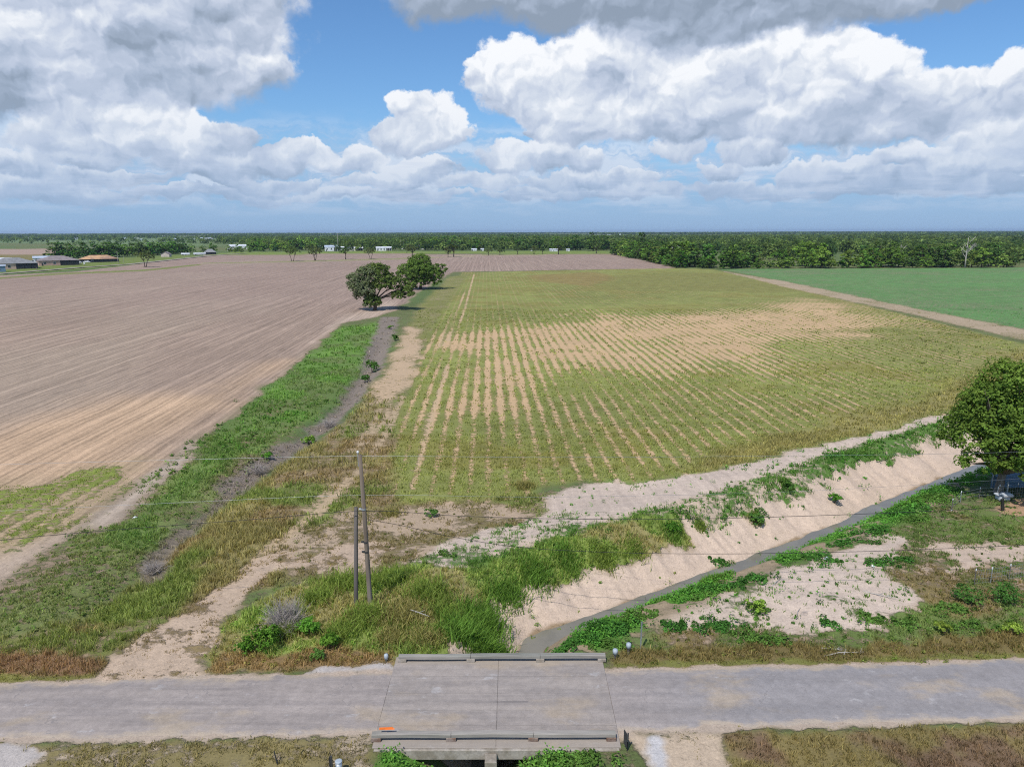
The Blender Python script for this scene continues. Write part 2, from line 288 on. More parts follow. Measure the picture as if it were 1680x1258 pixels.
def zones(x, y, full=True):
    N = x.shape
    S = dict(soil=np.broadcast_to(A3(.16,.17,.075), N+(3,)).copy(), grass=np.broadcast_to(A3(.095,.145,.05), N+(3,)).copy(),
             cover=np.full(N, .6, np.float32), row=np.zeros(N, np.float32), streak=np.zeros(N, np.float32), gh=np.zeros(N, np.float32), dens=np.zeros(N, np.float32), leafy=np.zeros(N, np.float32), weed=np.zeros(N, np.float32))
    def lay(w, **kw):
        for k, v in kw.items():
            ww = w[..., None] if S[k].ndim == 2 and N else w
            if k in ('soil', 'grass'): ww = w[..., None]
            S[k] = (S[k]*(1-ww)+np.asarray(v)*ww).astype(np.float32)
    def wz(name):
        P, soft, jit, jsc = Zn[name]
        m = (x > P[:, 0].min()-soft-jit) & (x < P[:, 0].max()+soft+jit) & (y > P[:, 1].min()-soft-jit) & (y < P[:, 1].max()+soft+jit)
        w = np.zeros(N, np.float32)
        if m.any():
            xs, ys = x[m], y[m]
            s = poly_sd(P, xs, ys)+(fbm(xs, ys, jsc, hash_name(name), 4)-0.5)*2*jit
            w[m] = sstep(s, -soft, soft)
        return w
    n1 = fbm(x, y, 30, 71, 4); n2 = fbm(x, y, 7, 72, 4); n3 = fbm(x, y, 160, 73, 4)
    lay(sstep(n3, .45, .6), soil=A3(.20,.165,.10), grass=A3(.12,.15,.055))
    lay(wz('hill_left'), soil=A3(.17,.20,.09), grass=A3(.13,.19,.08), cover=.6)
    lay(wz('leftbrown'), soil=A3(.33,.24,.185), cover=0.0, streak=.3)
    lay(wz('leftolive'), soil=A3(.21,.165,.075), grass=A3(.16,.17,.06), cover=.45)
    wb = wz('brown')
    lay(wb, soil=BROWN*(0.86+0.30*n1)[..., None], cover=-.6, row=0, streak=1.0, gh=0, dens=0)
    lay(wb*sstep(fbm(x, y*0.35, 45, 90, 3), .48, .72)*.8, soil=A3(.31,.24,.18))
    lay(wb*sstep(y, 160, 300)*.55, soil=A3(.275,.20,.165))
    lay(wz('warm')*wb, soil=A3(.41,.285,.185)*(.85+.3*n2)[..., None])
    lay(wz('pale')*wb*.8, soil=A3(.40,.31,.24))
    lay(wz('sandyleft'), soil=A3(.40,.31,.235), cover=.1, streak=.4)
    w = wz('weedy'); lay(w, soil=A3(.33,.245,.15), grass=A3(.20,.235,.055), cover=.30+.8*(n2-.2), row=.14, gh=.2, dens=.5)
    lay(wz('homes'), soil=A3(.17,.17,.07), grass=A3(.15,.19,.05), cover=.7, streak=0)
    lay(wz('greenstrip'), soil=A3(.22,.19,.09), grass=A3(.17,.205,.06), cover=.55+.5*(n2-.4), streak=0)
    lay(wz('midstrip'), soil=A3(.34,.27,.18), grass=A3(.15,.18,.06), cover=.5, streak=0)
    lay(wz('farstrip'), soil=A3(.20,.20,.07), grass=A3(.17,.22,.055), cover=.7, streak=0)
    # crops and grass on the middle ground
    wf = wz('field'); bare = wz('bare'); fe = wz('fieldend')
    cov = np.clip(.74+.34*(n1-.4)+.34*(n2-.5)-.58*bare*(.8+1.0*(fbm(x, y, 4.5, 96, 3)-.42)), -.1, 1)
    lay(wf, soil=TAN*(.9+.2*n2)[..., None], grass=G_FIELD*(.8+.5*n1)[..., None], cover=cov, row=.44*(.5+1.0*fbm(x, y, 12, 97, 3)), streak=0, gh=.26, dens=.65)
    lay(wf*sstep(y, 120, 200)*(1-bare)*.75, cover=.80, row=.28)
    lay(wf*sstep(fbm(x, y, 11, 95, 3), .5, .68)*(1-bare)*.6, grass=A3(.21,.185,.055))
    lay(wf*fe*.75, grass=A3(.19,.185,.06), cover=.74, row=.12)
    lay(wz('reddish')*wf*.75, soil=A3(.26,.17,.08), grass=A3(.24,.175,.07))
    lay(wz('lane'), soil=A3(.33,.265,.16), grass=A3(.185,.19,.06), cover=.62+.4*(n2-.5), row=0, streak=0, gh=.22, dens=.5)
    lay(wz('margin'), soil=A3(.30,.24,.12), grass=A3(.25,.22,.085)*(.75+.5*n2)[..., None], cover=.85, row=.05, gh=.45, dens=1)
    lay(wz('crop'), soil=A3(.26,.22,.15), grass=G_CROP*(.85+.3*n1)[..., None], cover=.66+.3*(n1-.5)+.25*(n2-.5), row=.22, streak=0, gh=.2, dens=.2)
    lay(wz('croptrack'), soil=A3(.36,.28,.19), grass=A3(.21,.19,.07), cover=.34+.5*(n2-.5), row=0, gh=.2, dens=.1)
    # the left strips
    lay(wz('strip'), soil=A3(.255,.19,.13), grass=A3(.15,.17,.062)*(.75+.6*n2)[..., None], cover=.16+.75*n2, streak=0, gh=.24, dens=.8, weed=.4*sstep(n2, .42, .62))
    lay(wz('strip')*sstep(fbm(x, y, 5, 99, 3), .56, .66), soil=A3(.21,.165,.12), grass=A3(.17,.135,.07), cover=.4)
    lay(wz('headland'), soil=A3(.36,.29,.225), cover=.0, streak=.5, dens=.1)
    lay(wz('lush'), soil=DIRT, grass=G_LUSH*(.75+.5*n2)[..., None], cover=.95, streak=0, gh=.45, dens=1, weed=.25)
    lay(wz('lush')*np.maximum(sstep(fbm(x, y, 6, 98, 3), .45, .6)*.8, .6*(1-sstep(y, 72, 105))), grass=A3(.125,.165,.055), gh=.3, cover=.6+.6*(n2-.45))
    lay(wz('olive'), soil=A3(.30,.225,.14), grass=G_OLIVE*(.75+.5*n2)[..., None], cover=.58+.6*(n2-.4), row=0, streak=0, gh=.62, dens=1)
    lay(wz('olive')*sstep(fbm(x, y, 5, 41, 4), .47, .58)*.8, grass=G_DRY, gh=.36, cover=.5)
    lay(wz('olive')*sstep(fbm(x, y, 8, 43, 3), .56, .66)*.7, grass=A3(.13,.19,.04), gh=.55)
    lay(wz('dirtmix'), soil=A3(.37,.28,.195), grass=A3(.19,.155,.075), cover=.42+1.0*(fbm(x, y, 3.0, 44, 4)-.5), gh=.25, dens=.55, weed=.05)
    lay(wz('gully'), soil=A3(.225,.185,.15), grass=A3(.235,.195,.165), cover=.45, gh=.3, dens=.55)
    lay(wz('gully_low'), soil=A3(.18,.15,.115), grass=A3(.23,.195,.15), cover=.4, gh=.4, dens=.7)
    lay(wz('tan'), soil=A3(.44,.32,.205), grass=A3(.22,.19,.08), cover=.24+.6*(n2-.4), gh=.15, dens=.25)
    for wx, P in ((.25, [(560,800),(520,840),(470,880),(430,915)]), (.05, [(660,650),(640,700),(600,760),(560,800)]), (.1, [(732,600),(700,700),(668,800)]), (.0, [(641,650),(632,690),(600,725),(570,745)]), (.0, [(622,672),(612,700),(585,725)]), (.0, [(560,800),(520,840),(430,905),(380,960)]), (.0, [(548,795),(500,838)]), (.0, [(762,480),(738,530),(722,570)]), (.0, [(777,450),(765,505),(735,560)])):
        dd, _ = line_sd(PG(*P), x, y)
        lay((1-sstep(np.abs(dd)+(fbm(x, y, 1.3, 55, 3)-.5)*.35, .15+wx+.0008*y, .5+wx*2+.0022*y))*(.1+.75*fbm(x, y, 3.5, 56, 4)), soil=A3(.44,.33,.21), cover=.2, dens=.05, weed=0)
    # sandy spoil and ditch
    d, run = ditch_bank(x, y)
    br = sstep(y, 39.5, 43.5)
    pl = wz('platform')
    lay(pl, soil=SAND*(.86+.28*n2)[..., None], grass=A3(.13,.20,.065), cover=.14+.5*(n2-.5), row=0, streak=.35, gh=.2, dens=.30, weed=.05)
    lay(wz('platpatch'), soil=SAND*.98, grass=A3(.12,.19,.06), cover=.34+.7*(fbm(x, y, 2.5, 61, 3)-.5), streak=0, gh=.3, dens=.5, weed=.12)
    far_bank = sstep(d, .8, 1.2)*(1-sstep(d+(fbm(x, y, 2.2, 62, 4)-.5)*3.0, 7.2, 8.2))*sstep(y, 37.8, 38.6)
    lay(far_bank, soil=A3(.52,.405,.315)*(.92+.16*n2)[..., None], grass=A3(.10,.20,.045), cover=-.1, row=0, streak=0, gh=.3, dens=.06)
    upper = sstep(d+(fbm(x, y, 1.7, 64, 4)-.5)*3.6, 4.3, 5.4)*(1-sstep(d, 7.5, 9.0))*br
    lay(upper, soil=A3(.46,.36,.27), grass=A3(.095,.175,.04), cover=.55+.7*(fbm(x, y, 3.4, 65, 3)-.5), gh=.45, dens=.9, weed=.35)
    lay(wz('brush'), soil=A3(.25,.19,.12), grass=A3(.20,.25,.065)*(.75+.6*n2)[..., None], cover=.85, streak=0, gh=.55*(.4+1.1*fbm(x, y, 2.0, 63, 3)), dens=.7, weed=.6)
    lay(wz('brush')*sstep(fbm(x, y, 4.2, 66, 3), .50, .60)*.85, grass=A3(.285,.235,.11), gh=.42, weed=.1)
    lay(far_bank*(1-sstep(d+(fbm(x, y, 1.5, 67, 4)-.5)*2.2, 3.6, 4.6)), soil=A3(.52,.405,.315)*(.92+.16*n2)[..., None], cover=-.2, dens=.03, gh=.2, weed=.04)
    near_bank = sstep(-d, .5, 1.0)*(1-sstep(-d+(n2-.5)*2, 4.5, 6.0))*sstep(y, 38.2, 39.0)
    lay(wz('near_r'), soil=A3(.30,.22,.15), grass=A3(.125,.165,.05)*(.75+.5*n2)[..., None], cover=.62+.5*(n2-.5), row=0, streak=0, gh=.22, dens=.8, weed=.22)
    lay(wz('near_r')*sstep(fbm(x, y, 5, 68, 3), .52, .63)*.8, grass=A3(.21,.15,.075), soil=A3(.33,.245,.17))
    lay(wz('sandpatch'), soil=SAND*(.9+.2*n2)[..., None], grass=A3(.10,.17,.04), cover=.16+1.1*(fbm(x, y, 2.2, 69, 3)-.5), gh=.25, dens=.4, weed=.14)
    lay(wz('bareyard')*sstep(fbm(x, y, 2.6, 76, 3), .46, .56), soil=A3(.45,.35,.27), cover=.1, dens=.15)
    lay(wz('dirtyard'), soil=A3(.36,.23,.14), cover=.1, dens=.1)
    nbn = sstep(fbm(x, y, 2.4, 84, 3), .40, .52)
    lay(near_bank, soil=A3(.30,.23,.15), grass=A3(.085,.19,.03), cover=.25+.55*nbn, gh=.34, dens=.12+.65*nbn, leafy=1)
    lay((1-sstep(np.abs(d-.75-.25*br)+(fbm(x, y, 1.8, 83, 4)-.5)*1.1, .12, .5))*.9, soil=A3(.24,.17,.10), grass=A3(.17,.17,.05), cover=.35, dens=.4, gh=.15)
    lay((1-sstep(np.abs(d), .5, .8)), soil=A3(.17,.12,.075), cover=-.3, dens=.0)
    # road sides
    lay(wz('verge_n'), soil=A3(.27,.20,.12), grass=A3(.185,.145,.06)*(.8+.4*n2)[..., None], cover=.7, gh=.36, dens=1, leafy=0, streak=0)
    lay(wz('verge_ngrass'), grass=A3(.17,.17,.05), gh=.14, dens=1)
    lay(wz('dryfoot'), soil=A3(.24,.165,.10), grass=A3(.24,.15,.085), cover=.8, gh=.45, dens=1)
    lay(wz('dryfoot2'), soil=A3(.26,.185,.11), grass=A3(.25,.17,.08), cover=.7, gh=.32, dens=1)
    lay(wz('verge_nl'), soil=A3(.28,.22,.13), grass=A3(.19,.18,.055), cover=.75, gh=.12, dens=1)
    lay(wz('drive'), soil=A3(.41,.31,.225)*(.85+.3*n2)[..., None], grass=A3(.20,.15,.075), cover=.22+1.2*(fbm(x, y, 1.5, 77, 4)-.42), row=0, streak=.2, gh=.12, dens=.6)
    lay(wz('gravel'), soil=A3(.42,.38,.35), cover=.1, dens=.1)
    lay(wz('verge_s'), soil=A3(.36,.29,.21), grass=A3(.20,.165,.075)*(.8+.4*n2)[..., None], cover=.55+.6*(n2-.5), row=0, streak=0, gh=.2, dens=1)
    lay(wz('verge_s2'), soil=A3(.30,.235,.15), grass=A3(.205,.165,.07)*(.8+.4*n2)[..., None], cover=.75, gh=.26, dens=1, row=0, streak=0)
    lay(wz('verge_s2')*sstep(fbm(x, y, 3.2, 78, 3), .5, .62)*.8, grass=A3(.165,.105,.075), soil=A3(.2,.14,.10))
    lay(wz('sandend'), soil=A3(.44,.345,.25), grass=A3(.2,.17,.08), cover=.12+.7*(fbm(x, y, 1.4, 79, 3)-.45), gh=.14, dens=.4)
    lay(wz('gravel_sw'), soil=GRAV, cover=.0, dens=.05); lay(wz('gravel_se'), soil=A3(.46,.44,.43), cover=.0, dens=.0)
    under = (1-sstep(np.abs(d), 4.2, 4.8))*(y < 30.2)
    lay(under*sstep(y, 20, 22), soil=A3(.16,.12,.08), grass=A3(.10,.20,.035), cover=.9, gh=.5, dens=1, leafy=1)
    f, n = road_edges(x); e = np.maximum(y-f, n-y)
    lay(1-sstep(e+(fbm(x, y, .9, 81, 3)-.5)*.6, .0, .35), soil=A3(.40,.32,.25), grass=A3(.2,.17,.08), cover=.15, gh=.1, dens=.12, row=0, streak=.1)
    lay((e < 0.02)*1.0, dens=0, cover=-.5)
    lay(((np.abs(x+0.8) < 6.3) & (y > 29.9) & (y < 38.05))*1.0, dens=0)
    return S
def hash_name(s): return sum(ord(c)*(i+3) for i, c in enumerate(s)) % 997
# ------------------------------------------------------------------ mesh helpers
def tag(o, label=None, cat=None, group=None, kind=None):
    for k, v in (('label', label), ('category', cat), ('group', group), ('kind', kind)):
        if v: o[k] = v
    return o
def link(name, me, mat=None, parent=None):
    o = bpy.data.objects.new(name, me); COL.objects.link(o)
    if mat and me and not len(me.materials): me.materials.append(mat)
    if parent: o.parent = parent
    return o
def empty(name, loc, rz=0.0):
    o = bpy.data.objects.new(name, None); COL.objects.link(o); o.location = loc; o.rotation_euler[2] = rz; o.empty_display_size = .2; return o
def np_mesh(name, verts, quads=None, tris=None, smooth=False, attrs=None):
    me = bpy.data.meshes.new(name); verts = np.ascontiguousarray(verts, dtype=np.float32).reshape(-1, 3)
    nq = 0 if quads is None else len(quads); nt = 0 if tris is None else len(tris)
    me.vertices.add(len(verts)); me.vertices.foreach_set('co', verts.ravel())
    loops = []; 
    if nq: loops.append(np.asarray(quads, dtype=np.int32).ravel())
    if nt: loops.append(np.asarray(tris, dtype=np.int32).ravel())
    lv = np.concatenate(loops); me.loops.add(len(lv)); me.loops.foreach_set('vertex_index', lv)
    st = np.concatenate([np.arange(nq)*4, nq*4+np.arange(nt)*3]).astype(np.int32)
    me.polygons.add(nq+nt); me.polygons.foreach_set('loop_start', st)
    if smooth: me.polygons.foreach_set('use_smooth', np.ones(nq+nt, dtype=bool))
    for k, a in (attrs or {}).items():
        a = np.asarray(a, dtype=np.float32)
        if a.ndim == 2:
            at = me.attributes.new(k, 'FLOAT_COLOR', 'POINT'); c = np.ones((len(verts), 4), np.float32); c[:, :3] = a; at.data.foreach_set('color', c.ravel())
        else:
            at = me.attributes.new(k, 'FLOAT', 'POINT'); at.data.foreach_set('value', a.ravel())
    me.update(calc_edges=True); me.validate(); return me
class MB:
    def __init__(s): s.v = []; s.f = []
    def add(s, v, f):
        n = len(s.v); s.v += [tuple(p) for p in v]; s.f += [tuple(i+n for i in q) for q in f]; return s
    def box(s, x0, x1, y0, y1, z0, z1, bev=0.0, rot=None):
        b = bev
        if b <= 0:
            v = [(x, y, z) for z in (z0, z1) for y in (y0, y1) for x in (x0, x1)]
            f = [(0,2,3,1), (4,5,7,6), (0,1,5,4), (2,6,7,3), (0,4,6,2), (1,3,7,5)]
        else:
            v = []; f = []
            for z, q in ((z0, b), (z0+b, 0), (z1-b, 0), (z1, b)):
                v += [(x0+q+b*0, y0+q, z), (x1-q, y0+q, z), (x1-q, y1-q, z), (x0+q, y1-q, z)]
            f = [(3,2,1,0), (12,13,14,15)]
            for k in range(3):
                for i in range(4): j = (i+1) % 4; f.append((k*4+i, k*4+j, k*4+4+j, k*4+4+i))
        if rot is not None: v = [tuple(rot @ Vector(p)) for p in v]
        return s.add(v, f)
    def tube(s, pts, radii, sides=8, cap=True):
        pts = [Vector(p) for p in pts]; v = []; f = []; prev = None
        for i, p in enumerate(pts):
            d = (pts[min(i+1, len(pts)-1)]-pts[max(i-1, 0)]).normalized()
            a = d.orthogonal() if prev is None else (prev-d*prev.dot(d))
            a = a.normalized() if a.length > 1e-6 else d.orthogonal().normalized(); prev = a; b = d.cross(a)
            r = radii[i] if hasattr(radii, '__len__') else radii
            for k in range(sides):
                t = 2*math.pi*k/sides; v.append(p+a*(r*math.cos(t))+b*(r*math.sin(t)))
        for i in range(len(pts)-1):
            for k in range(sides):
                k2 = (k+1) % sides; f.append((i*sides+k, i*sides+k2, (i+1)*sides+k2, (i+1)*sides+k))
        if cap: f.append(tuple(range(sides-1, -1, -1))); f.append(tuple(range((len(pts)-1)*sides, len(pts)*sides)))
        return s.add(v, f)
    def mesh(s, name, smooth=False):
        me = bpy.data.meshes.new(name); me.from_pydata(s.v, [], s.f)
        if smooth: me.polygons.foreach_set('use_smooth', [True]*len(me.polygons))
        me.update(); return me
    def build(s, name, mat, parent=None, smooth=False): return link(name, s.mesh(name, smooth), mat, parent)
# ------------------------------------------------------------------ materials
def new_mat(name):
    m = bpy.data.materials.new(name); m.use_nodes = True; return m, NT(m.node_tree)
def finish(T, col, rough=.9, bump=None, dist=.02, spec=.3, metal=0.0):
    b = T.n('ShaderNodeBsdfPrincipled'); T.put(b.inputs['Base Color'], col); T.put(b.inputs['Roughness'], rough); b.inputs['Specular IOR Level'].default_value = spec; b.inputs['Metallic'].default_value = metal
    if bump is not None:
        n = T.n('ShaderNodeBump'); n.inputs['Distance'].default_value = dist; n.inputs['Strength'].default_value = 1.0; T.put(n.inputs['Height'], bump); T.put(b.inputs['Normal'], n.outputs[0])
    T.t.links.new(b.outputs[0], T.n('ShaderNodeOutputMaterial').inputs[0])
def obj_co(T): return T.n('ShaderNodeTexCoord').outputs['Object']
def simple(name, c, rough=.8, scale=6.0, var=.35, c2=None, stretch=(1, 1, 1), spec=.3, metal=0.0, bump=.01):
    m, T = new_mat(name); co = T.v('MULTIPLY', obj_co(T), stretch)
    n = T.noise(co, scale, 6, .6); n2 = T.noise(co, scale*.22, 3)
    col = T.mix(T.ss(n2, .35, .65), c, c2 or tuple(k*.8 for k in c))
    col = T.scale(col, T.lin(n, 0.2, 0.8, 1-var, 1+var))
    finish(T, col, rough, n if bump else None, bump, spec, metal); return m
def leaf_mat(name, tint=(1, 1, 1), trans=.35, rnd=.25):
    m, T = new_mat(name)
    c = T.attr('col'); r = T.n('ShaderNodeObjectInfo').outputs['Random']
    c = T.mix(1.0, c, tint, 'MULTIPLY')
    hs = T.n('ShaderNodeHueSaturation'); T.put(hs.inputs['Hue'], T.lin(r, 0, 1, .5-.014*rnd/.25, .5+.018*rnd/.25)); T.put(hs.inputs['Value'], T.lin(T.m('FRACT', T.m('MULTIPLY', r, 7.31)), 0, 1, 1-rnd, 1+rnd)); T.put(hs.inputs['Color'], c); c = hs.outputs[0]
    d = T.n('ShaderNodeBsdfDiffuse'); T.put(d.inputs[0], c)
    t = T.n('ShaderNodeBsdfTranslucent'); T.put(t.inputs[0], T.mix(1.0, c, (1.15, 1.2, .6), 'MULTIPLY'))
    x = T.n('ShaderNodeMixShader'); x.inputs[0].default_value = trans; T.t.links.new(d.outputs[0], x.inputs[1]); T.t.links.new(t.outputs[0], x.inputs[2])
    T.t.links.new(x.outputs[0], T.n('ShaderNodeOutputMaterial').inputs[0]); return m
M = {}
M['bark'] = simple('bark', (.115, .09, .068), .95, 5, .4, stretch=(1, 1, .3), bump=.04)
M['leaf'] = leaf_mat('tree_leaves', trans=.4); M['blade'] = leaf_mat('grass_blades', trans=.5, rnd=.001)
M['snag'] = simple('bare_wood', (.42, .39, .35), .9, 4, .3, stretch=(1, 1, .3))
M['concrete'] = simple('weathered_concrete', (.36, .32, .275), .9, 7, .3, (.25, .215, .17))
M['timber'] = simple('weathered_timber', (.20, .20, .172), .9, 5, .35, (.29, .265, .235), stretch=(.12, 1, 1))
M['pole'] = simple('old_pole_wood', (.15, .118, .09), .9, 7, .35, (.22, .185, .15), stretch=(1, 1, .08))
M['pole_grey'] = simple('grey_pole_wood', (.135, .122, .112), .9, 7, .35, (.09, .08, .072), stretch=(1, 1, .08))
M['rust'] = simple('rusty_block', (.16, .095, .065), .9, 9, .4, (.26, .21, .18))
M['steel'] = simple('galvanised_steel', (.45, .48, .50), .45, 9, .15, metal=.6, spec=.5)
M['darkpost'] = simple('dark_steel_post', (.045, .047, .047), .6, 9, .3)
M['wire'] = simple('cable_rubber', (.02, .02, .022), .6, 3, .2, bump=0); M['wire_al'] = simple('bare_aluminium_wire', (.36, .38, .40), .4, 3, .1, metal=.7, bump=0)
M['white'] = simple('white_paint', (.74, .75, .75), .6, 2, .08); M['cream'] = simple('cream_siding', (.66, .60, .50), .7, 2, .1); M['pinkish'] = simple('pale_pink_siding', (.62, .52, .47), .7, 2, .1)
M['brick'] = simple('pale_brick', (.52, .36, .27), .9, 2.5, .15, (.58, .42, .33)); M['brick2'] = simple('pink_brick', (.52, .34, .28), .9, 2.5, .15)
M['shingle'] = simple('grey_shingles', (.235, .24, .245), .9, 1.5, .18); M['shingle2'] = simple('mauve_shingles', (.25, .215, .215), .9, 1.5, .18)
M['rooftan'] = simple('orange_tin_roof', (.55, .33, .17), .7, .6, .25, (.30, .19, .13)); M['roofwhite'] = simple('white_tin_roof', (.68, .70, .74), .5, 1, .08); M['roofblue'] = simple('pale_blue_tin_roof', (.48, .54, .63), .5, 1, .1)
M['darkwall'] = simple('dark_wall_porch_shade', (.03, .032, .036), .6, 2, .2); M['glass'] = simple('window_glass', (.05, .06, .075), .15, 2, .1, spec=.5, bump=0)  # near-black: dark house walls, and the painted shade of porches
M['orange'] = simple('orange_paint', (.75, .17, .02), .6, 4, .15); M['plastic'] = simple('pale_plastic', (.38, .43, .47), .5, 6, .15); M['rubber'] = simple('black_rubber', (.03, .03, .03), .8, 4, .2)
M['blue'] = simple('faded_blue_paint', (.16, .26, .36), .6, 4, .2); M['red'] = simple('dull_red_paint', (.30, .08, .06), .6, 3, .2); M['silver'] = simple('silver_paint', (.5, .52, .54), .35, 3, .08, spec=.5)
M['deadtwig'] = simple('dead_twigs', (.36, .315, .285), .95, 3, .3)
# ground: bare soil and plant cover, both given per point; noise and crop rows break the cover up
def ground_mat():
    m, T = new_mat('ground_cover'); co = T.n('ShaderNodeNewGeometry').outputs['Position']; x, y, z = T.sep(co)
    ca, sa = math.cos(AZR), math.sin(AZR)
    u = T.m('SUBTRACT', T.m('MULTIPLY', x, ca), T.m('MULTIPLY', y, sa)); v = T.m('ADD', T.m('MULTIPLY', x, sa), T.m('MULTIPLY', y, ca))
    xy = T.comb(x, y)
    soil, grass = T.attr('soil'), T.attr('grass'); cover, row, streak = (T.attr(k, 'Fac') for k in ('cover', 'row', 'streak'))
    wob = T.m('MULTIPLY', T.m('SUBTRACT', T.noise(T.comb(u, T.m('MULTIPLY', v, .2)), .5, 3), .5), .6)
    wave = T.m('COSINE', T.m('MULTIPLY', T.m('ADD', u, wob), 2*math.pi/1.85))
    rowvar = T.noise(T.comb(T.m('MULTIPLY', u, .33), T.m('MULTIPLY', v, .012)), 1.0, 3)
    n_iso = T.noise(xy, 1.7, 6, .7); n_row = T.noise(T.comb(T.m('MULTIPLY', u, .55), T.m('MULTIPLY', v, .9)), 1.7, 6, .66)
    n = T.m('ADD', T.m('MULTIPLY', n_iso, .5), T.m('MULTIPLY', n_row, .5))
    t = T.m('MULTIPLY_ADD', T.m('SUBTRACT', n, .5), 2.3, cover)
    t = T.m('MULTIPLY_ADD', T.m('MULTIPLY', wave, row), T.m('MULTIPLY', T.m('ADD', rowvar, .15), -.95), t)
    mask = T.ss(t, .36, .64)
    big = T.noise(xy, .22, 4); fine = T.noise(xy, 7.5, 5, .75)
    s1 = T.noise(T.comb(T.m('MULTIPLY', u, .9), T.m('MULTIPLY', v, .014)), 1.0, 5, .6); s2 = T.noise(T.comb(T.m('MULTIPLY', u, 2.6), T.m('MULTIPLY', v, .12)), 1.0, 4, .7)
    l1 = T.m('COSINE', T.m('MULTIPLY', u, 2*math.pi/1.02))
    l9 = T.ss(T.m('ABSOLUTE', T.m('SUBTRACT', T.m('FRACT', T.m('DIVIDE', T.m('ADD', u, T.m('MULTIPLY', s1, 1.2)), 6.1)), .5)), .06, .02)
    sm = T.m('MULTIPLY_ADD', T.m('SUBTRACT', s1, .5), 1.0, T.m('MULTIPLY_ADD', T.m('SUBTRACT', s2, .5), 1.0, T.m('MULTIPLY_ADD', l9, .22, T.m('MULTIPLY', l1, .08))))
    clod = T.m('MULTIPLY', T.m('SUBTRACT', T.noise(xy, 3.2, 5, .75), .5), .9)
    sm = T.m('ADD', sm, clod)
    soil = T.scale(soil, T.m('MULTIPLY_ADD', T.m('MULTIPLY', sm, streak), 1.15, T.m('MULTIPLY', T.lin(fine, .2, .8, .66, 1.32), T.lin(T.noise(xy, 1.9, 5, .7), .25, .75, .84, 1.15))))
    soil = T.scale(soil, T.m('MULTIPLY_ADD', T.ss(T.noise(xy, 3.4, 5, .72), .57, .68), -.36, 1.04))   # clods, chaff and debris
    # straw and dry stalks lie as pale threads along the rows
    straw = T.m('MULTIPLY', T.ss(s2, .58, .70), T.m('MULTIPLY', streak, .38)); soil = T.mix(straw, soil, (.47, .36, .24))
    grass = T.scale(grass, T.lin(T.m('ADD', T.m('MULTIPLY', fine, .55), T.m('MULTIPLY', big, .45)), .25, .75, .48, 1.5))
    col = T.mix(mask, soil, grass)
    finish(T, col, .95, T.m('ADD', T.m('MULTIPLY', fine, .5), T.m('MULTIPLY', mask, .7)), .10, .1); return m
def fan():
    ys = [-600, -250, -90, -30, 0, 12, 20, 24]; yv = 26.0
    while yv < 20000:
        ys.append(yv); yv *= 1.0034 if yv < 75 else (1.0055 if yv < 160 else (1.010 if yv < 700 else 1.05))
    ys = np.array(ys); ts = np.concatenate([[-3, -2, -1.5, -1.2], np.linspace(-1.0, 1.05, 760), [1.25, 1.6, 2.2, 3]])
    w = np.where(ys < 26, 26+np.abs(ys-26)*1.5, ys)
    X = w[:, None]*ts[None, :]; Y = np.broadcast_to(ys[:, None], X.shape); return X.ravel(), Y.ravel().copy(), X.shape
def grid_quads(ny, nx):
    i = np.arange((ny-1)*(nx-1)); r = i//(nx-1); c = i % (nx-1); a = r*nx+c
    return np.stack([a, a+1, a+nx+1, a+nx], 1)
gx, gyy, shp = fan()
gz = height(gx, gyy); S = zones(gx, gyy)
ground = link('ground', np_mesh('ground', np.stack([gx, gyy, gz], 1), grid_quads(*shp), smooth=True, attrs={k: S[k] for k in ('soil', 'grass', 'cover', 'row', 'streak')}), ground_mat())
tag(ground, kind='structure')
# ------------------------------------------------------------------ ditch water
def water_mat():
    m, T = new_mat('ditch_water'); co = T.n('ShaderNodeNewGeometry').outputs['Position']
    n = T.noise(co, .5, 4); col = T.mix(T.ss(n, .35, .65), (.22, .20, .16), (.18, .165, .13))
    finish(T, col, .11, T.noise(co, 3.0, 3), .008, .38); return m
def strip_mesh(name, path, half, z):
    P = np.array(path); d = np.gradient(P, axis=0); d /= np.linalg.norm(d, axis=1)[:, None]; nrm = np.stack([-d[:, 1], d[:, 0]], 1)
    A = P+nrm*half; B = P-nrm*half; v = np.zeros((len(P), 2, 3)); v[:, 0, :2] = A; v[:, 1, :2] = B; v[..., 2] = z
    return np_mesh(name, v, grid_quads(len(P), 2)[:, ::-1])
tag(link('ditch_water', strip_mesh('ditch_water', ditch, 2.6, WATER_Z), water_mat()), kind='structure')
